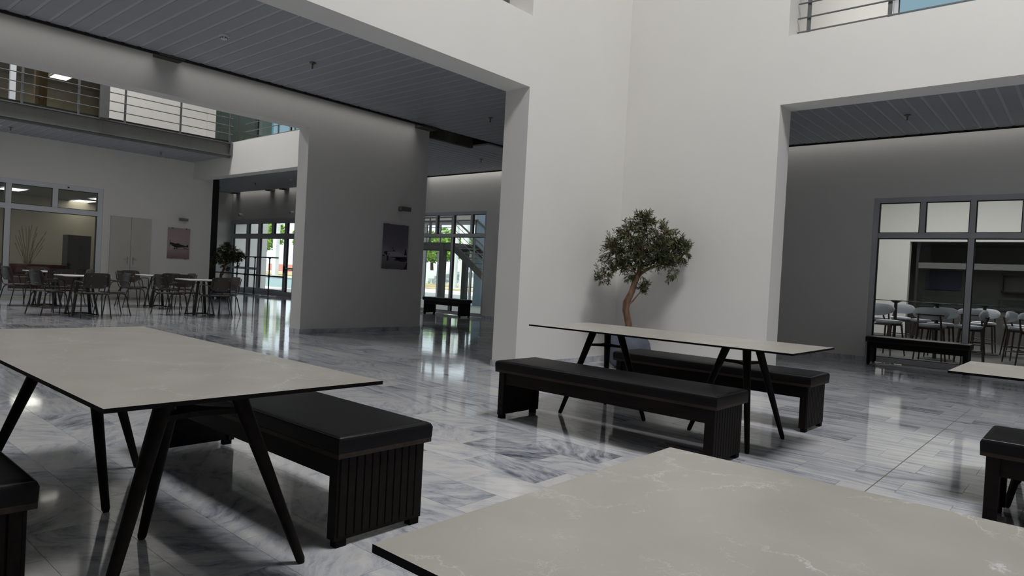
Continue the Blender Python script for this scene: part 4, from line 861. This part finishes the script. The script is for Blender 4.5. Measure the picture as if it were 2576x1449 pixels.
def make_stool():
    t = thing('bar_stool', '', 'stool', group='white upholstered stools in the bar room')
    part('seat', MB().lathe([(.05, .635), (.22, .64), (.245, .665), (.235, .70), (.15, .712)], 20), 'uphol', t, smooth=True)
    bk = MB(); vs = []; fs = []; n = 16; m = 8
    for i in range(n+1):
        u = i/n*2-1; a = u*1.0; ry = .28; hh = .115*math.sqrt(max(.02, 1-abs(u)**2.6)); th = .032*math.sqrt(max(.05, 1-abs(u)**4))
        cx, cy, cz = .33*math.sin(a)*1.05, -.02-ry*math.cos(a)*.85, .90
        nd = Vector((math.sin(a), -math.cos(a), 0))
        for k in range(m):
            b = 2*PI*k/m; p = Vector((cx, cy, cz))+nd*th*math.cos(b)+Vector((0, 0, 1))*hh*math.sin(b); vs.append(p)
    for i in range(n):
        for k in range(m): fs.append((i*m+k, i*m+(k+1) % m, (i+1)*m+(k+1) % m, (i+1)*m+k))
    fs += [tuple(range(m))[::-1], tuple(n*m+k for k in range(m))]
    part('backrest', bk.add(vs, fs), 'uphol', t, smooth=True)
    part('back_rail', MB().tube([(.30*math.sin(a), -.055-.245*math.cos(a), .875) for a in [x/6*.85 for x in range(-6, 7)]], .014, 6), 'walnut', t)
    for s in (-1, 1):
        part('leg', MB().tube([(s*.23, -.25, 0), (s*.19, -.2, .62), (s*.175, -.29, .89)], [.013, .02, .012], 8), 'walnut', t, smooth=True)
        part('leg', MB().tube([(s*.22, .22, 0), (s*.17, .15, .635)], [.013, .02], 8), 'walnut', t, smooth=True)
    part('stretcher', MB().tube([(-.21, .20, .22), (.21, .20, .22)], .011, 6).tube([(-.21, .2, .22), (-.22, -.235, .22)], .011, 6).tube([(.21, .2, .22), (.22, -.235, .22)], .011, 6).tube([(-.22, -.235, .30), (.22, -.235, .30)], .011, 6), 'walnut', t)
    part('apron', MB().box(-.18, -.18, .60, .18, .16, .636), 'walnut', t)
    return t
def make_high():
    t = thing('high_table', '', 'table', group='thin black high tables in the bar room')
    part('tabletop', MB().box(-.4, -.4, 1.085, .4, .4, 1.10), 'black', t); part('column', MB().tube([(0, 0, .02), (0, 0, 1.085)], .035, 10), 'black', t); part('base', MB().lathe([(.30, 0), (.30, .012), (.05, .03)], 24), 'black', t)
    part('collar', MB().lathe([(.05, 1.04), (.12, 1.085)], 12), 'black', t)
    return t
h0 = make_high(); h0.location = (15.35, 2.38, 0); h0['label'] = 'black high table closest to the window between the stools'
dup(h0, (17.6, 3.55, 0), 0, 'black high table against the white wall patch of the bar room'); dup(h0, (18.3, 1.93, 0), 0, 'black high table behind the window mullion in the bar room')
dup(h0, (16.6, .55, 0), 0, 'black high table beyond the edge of the bar room view')
s0 = make_stool(); s0.location = (14.75, 2.36, 0); s0.rotation_euler = (0, 0, -PI/2); s0['label'] = 'white bar stool closest to the window, back towards the glass, over the bench middle'
for x, y, r, lb in ((15.45, 1.85, 0.15, 'white bar stool behind the central stool, beside the mullion'), (15.25, 3.18, PI-.4, 'white bar stool facing the closest high table from the white wall side'),
                    (15.95, 2.4, PI/2, 'white bar stool on the far side of the closest high table'), (16.9, 3.72, -PI/2+.2, 'white bar stool at the window end beside the frame post'), (17.65, 3.0, .1, 'white bar stool before the white wall patch'),
                    (18.3, 3.6, PI/2, 'white bar stool tucked behind the high table at the white wall'), (17.6, 2.05, -PI/2, 'white bar stool just past the window mullion'), (18.4, 1.35, .3, 'white bar stool whose broad back faces sideways before the dark counter'),
                    (18.95, 2.0, PI/2, 'white bar stool deepest in the bar room'), (15.9, .82, -PI/2-.5, 'white bar stool cut by the picture edge, tilted back towards the glass'), (16.75, 1.12, PI-.2, 'white bar stool behind the stool at the picture edge')):
    dup(s0, (x, y, 0), r, lb)

# ------------------------------------------------------------------ outdoors
tag(part('ground', MB().box(13.5, 22.6, -.12, 140, 140, -.02).box(19.8, -40, -.12, 140, 22.6, -.02), 'ground', None), 'pale sunlit paving outside', 'ground', kind='structure')
tag(part('lawn', MB().box(24, 42, -.02, 60, 95, .03).box(33, 30, -.02, 36, 41.5, .02), 'lawn', None), 'dry lawn under the trees outside', 'lawn', kind='structure')
wall('wall_outside', 'y', 28.3, 28.5, 13.5, 15.6, 0, 3.4, [], 'pale wall outside beside the entrance doors', 'wall')
slab('ceiling_canopy', 13.5, 22.6, 2.86, 14.7, 28.5, 3.1, 'concrete', 'pale canopy soffit outside the entrance', 'canopy')
pt = thing('planter', 'low bluish planter wall outside the entrance', 'planter', (18.6, 31.5, 0))
part('wall', MB().box(-.2, -6, -.02, .2, 4, .50), 'skyglass', pt); part('coping', MB().box(-.25, -6.05, .5, .25, 4.05, .56), 'concrete', pt)
pc = thing('pillar_cluster', 'white pillars standing outside the entrance glass', 'pillar', (24.5, 43.2, 0), kind='structure')
for i, dx in enumerate((-.42, -.05, .52, .85)): part('shaft', MB().box(dx*.5-.13, dx-.15, 0, dx*.5+.13, dx+.15, 7), 'bluepillar' if i % 2 else 'concrete', pc)
for x, y in ((39.5, 41.0), (37.2, 37.5)):
    tag(part('outdoor_pillar', MB().tube([(x, y, -.02), (x, y, 6)], .32, 14), 'concrete', None, smooth=True), ('pale round pillar outside behind the staircase stringer', 'pale round pillar outside next to the window post')[x < 38], 'pillar', kind='structure')
bs = thing('bleacher_steps', 'pale green stone steps outside beyond the staircase window', 'steps', (46, 50, 0), kind='structure')
for i in range(5): part('step', MB().box(i*.9, -14, i*.28-.02, i*.9+.9, 12, i*.28+.26), 'concrete', bs)
lw = thing('low_wall', 'terracotta wall far behind the trees', 'wall', (62, 80, 0), kind='structure')
part('wall', MB().box(-1, -30, 0, 0, 30, 1.2), 'terra', lw)
def make_tree(seed):
    rr = random.Random(seed); t = thing('street_tree', '', 'tree', group='green trees outside the glass')
    part('trunk', MB().tube([(0, 0, -.02), (.1, 0, 1.2), (-.05, .1, 2.4), (.1, 0, 3.8)], [.26, .2, .17, .1], 9), 'trunk', t, smooth=True)
    for a in range(4): part('branch', MB().tube([(0, .05, 2.2), (math.cos(a*1.6)*.9, math.sin(a*1.6)*.9, 3.1)], [.09, .04], 6), 'trunk', t)
    mb = MB()
    for _ in range(1500):
        while True:
            v = Vector((rr.uniform(-1, 1), rr.uniform(-1, 1), rr.uniform(-1, 1)))
            if .3 < v.length <= 1: break
        p = Vector((v.x*2.6, v.y*2.6, 3.9+v.z*1.7)); a = Vector((rr.gauss(0, 1), rr.gauss(0, 1), rr.gauss(0, 1))).normalized(); b = a.orthogonal().normalized(); s = rr.uniform(.12, .26)
        c = a.cross(b)
        mb.add([p-b*s, p+c*s*.6, p+b*s, p-c*s*.6], [(0, 1, 2, 3)])
    part('foliage', mb, 'green', t, kind='stuff')
    return t
tr0 = make_tree(11); tr0.location = (46, 49.5, 0); tr0['label'] = 'green tree seen under the staircase landing, nearest the bleacher steps'
for x, y, r, s_, lb in ((52, 57.5, 1, 1.0, 'green tree beside the dark stair column'), (53, 50, 2, 1.0, 'green tree behind the bleacher steps near the round pillar'), (60, 60, 2.6, 1.1, 'farthest green tree behind the bleacher steps'), (27.5, 55, 3, .9, 'green tree overhanging beside the white pillars'), (32, 49.5, 4, .9, 'green tree seen through the door with the pull handle'),
                       (35, 66, 5, 1.1, 'darker tree behind the white pillars'), (27, 63, 6, 1.0, 'tree at the back of the dry lawn'), (42, 60, 2.5, 1.0, 'tree beside the dry lawn edge'), (26.0, 49.0, 1.7, .9, 'green tree branch close to the entrance canopy')):
    dup(tr0, (x, y, 0), r, lb, s_)
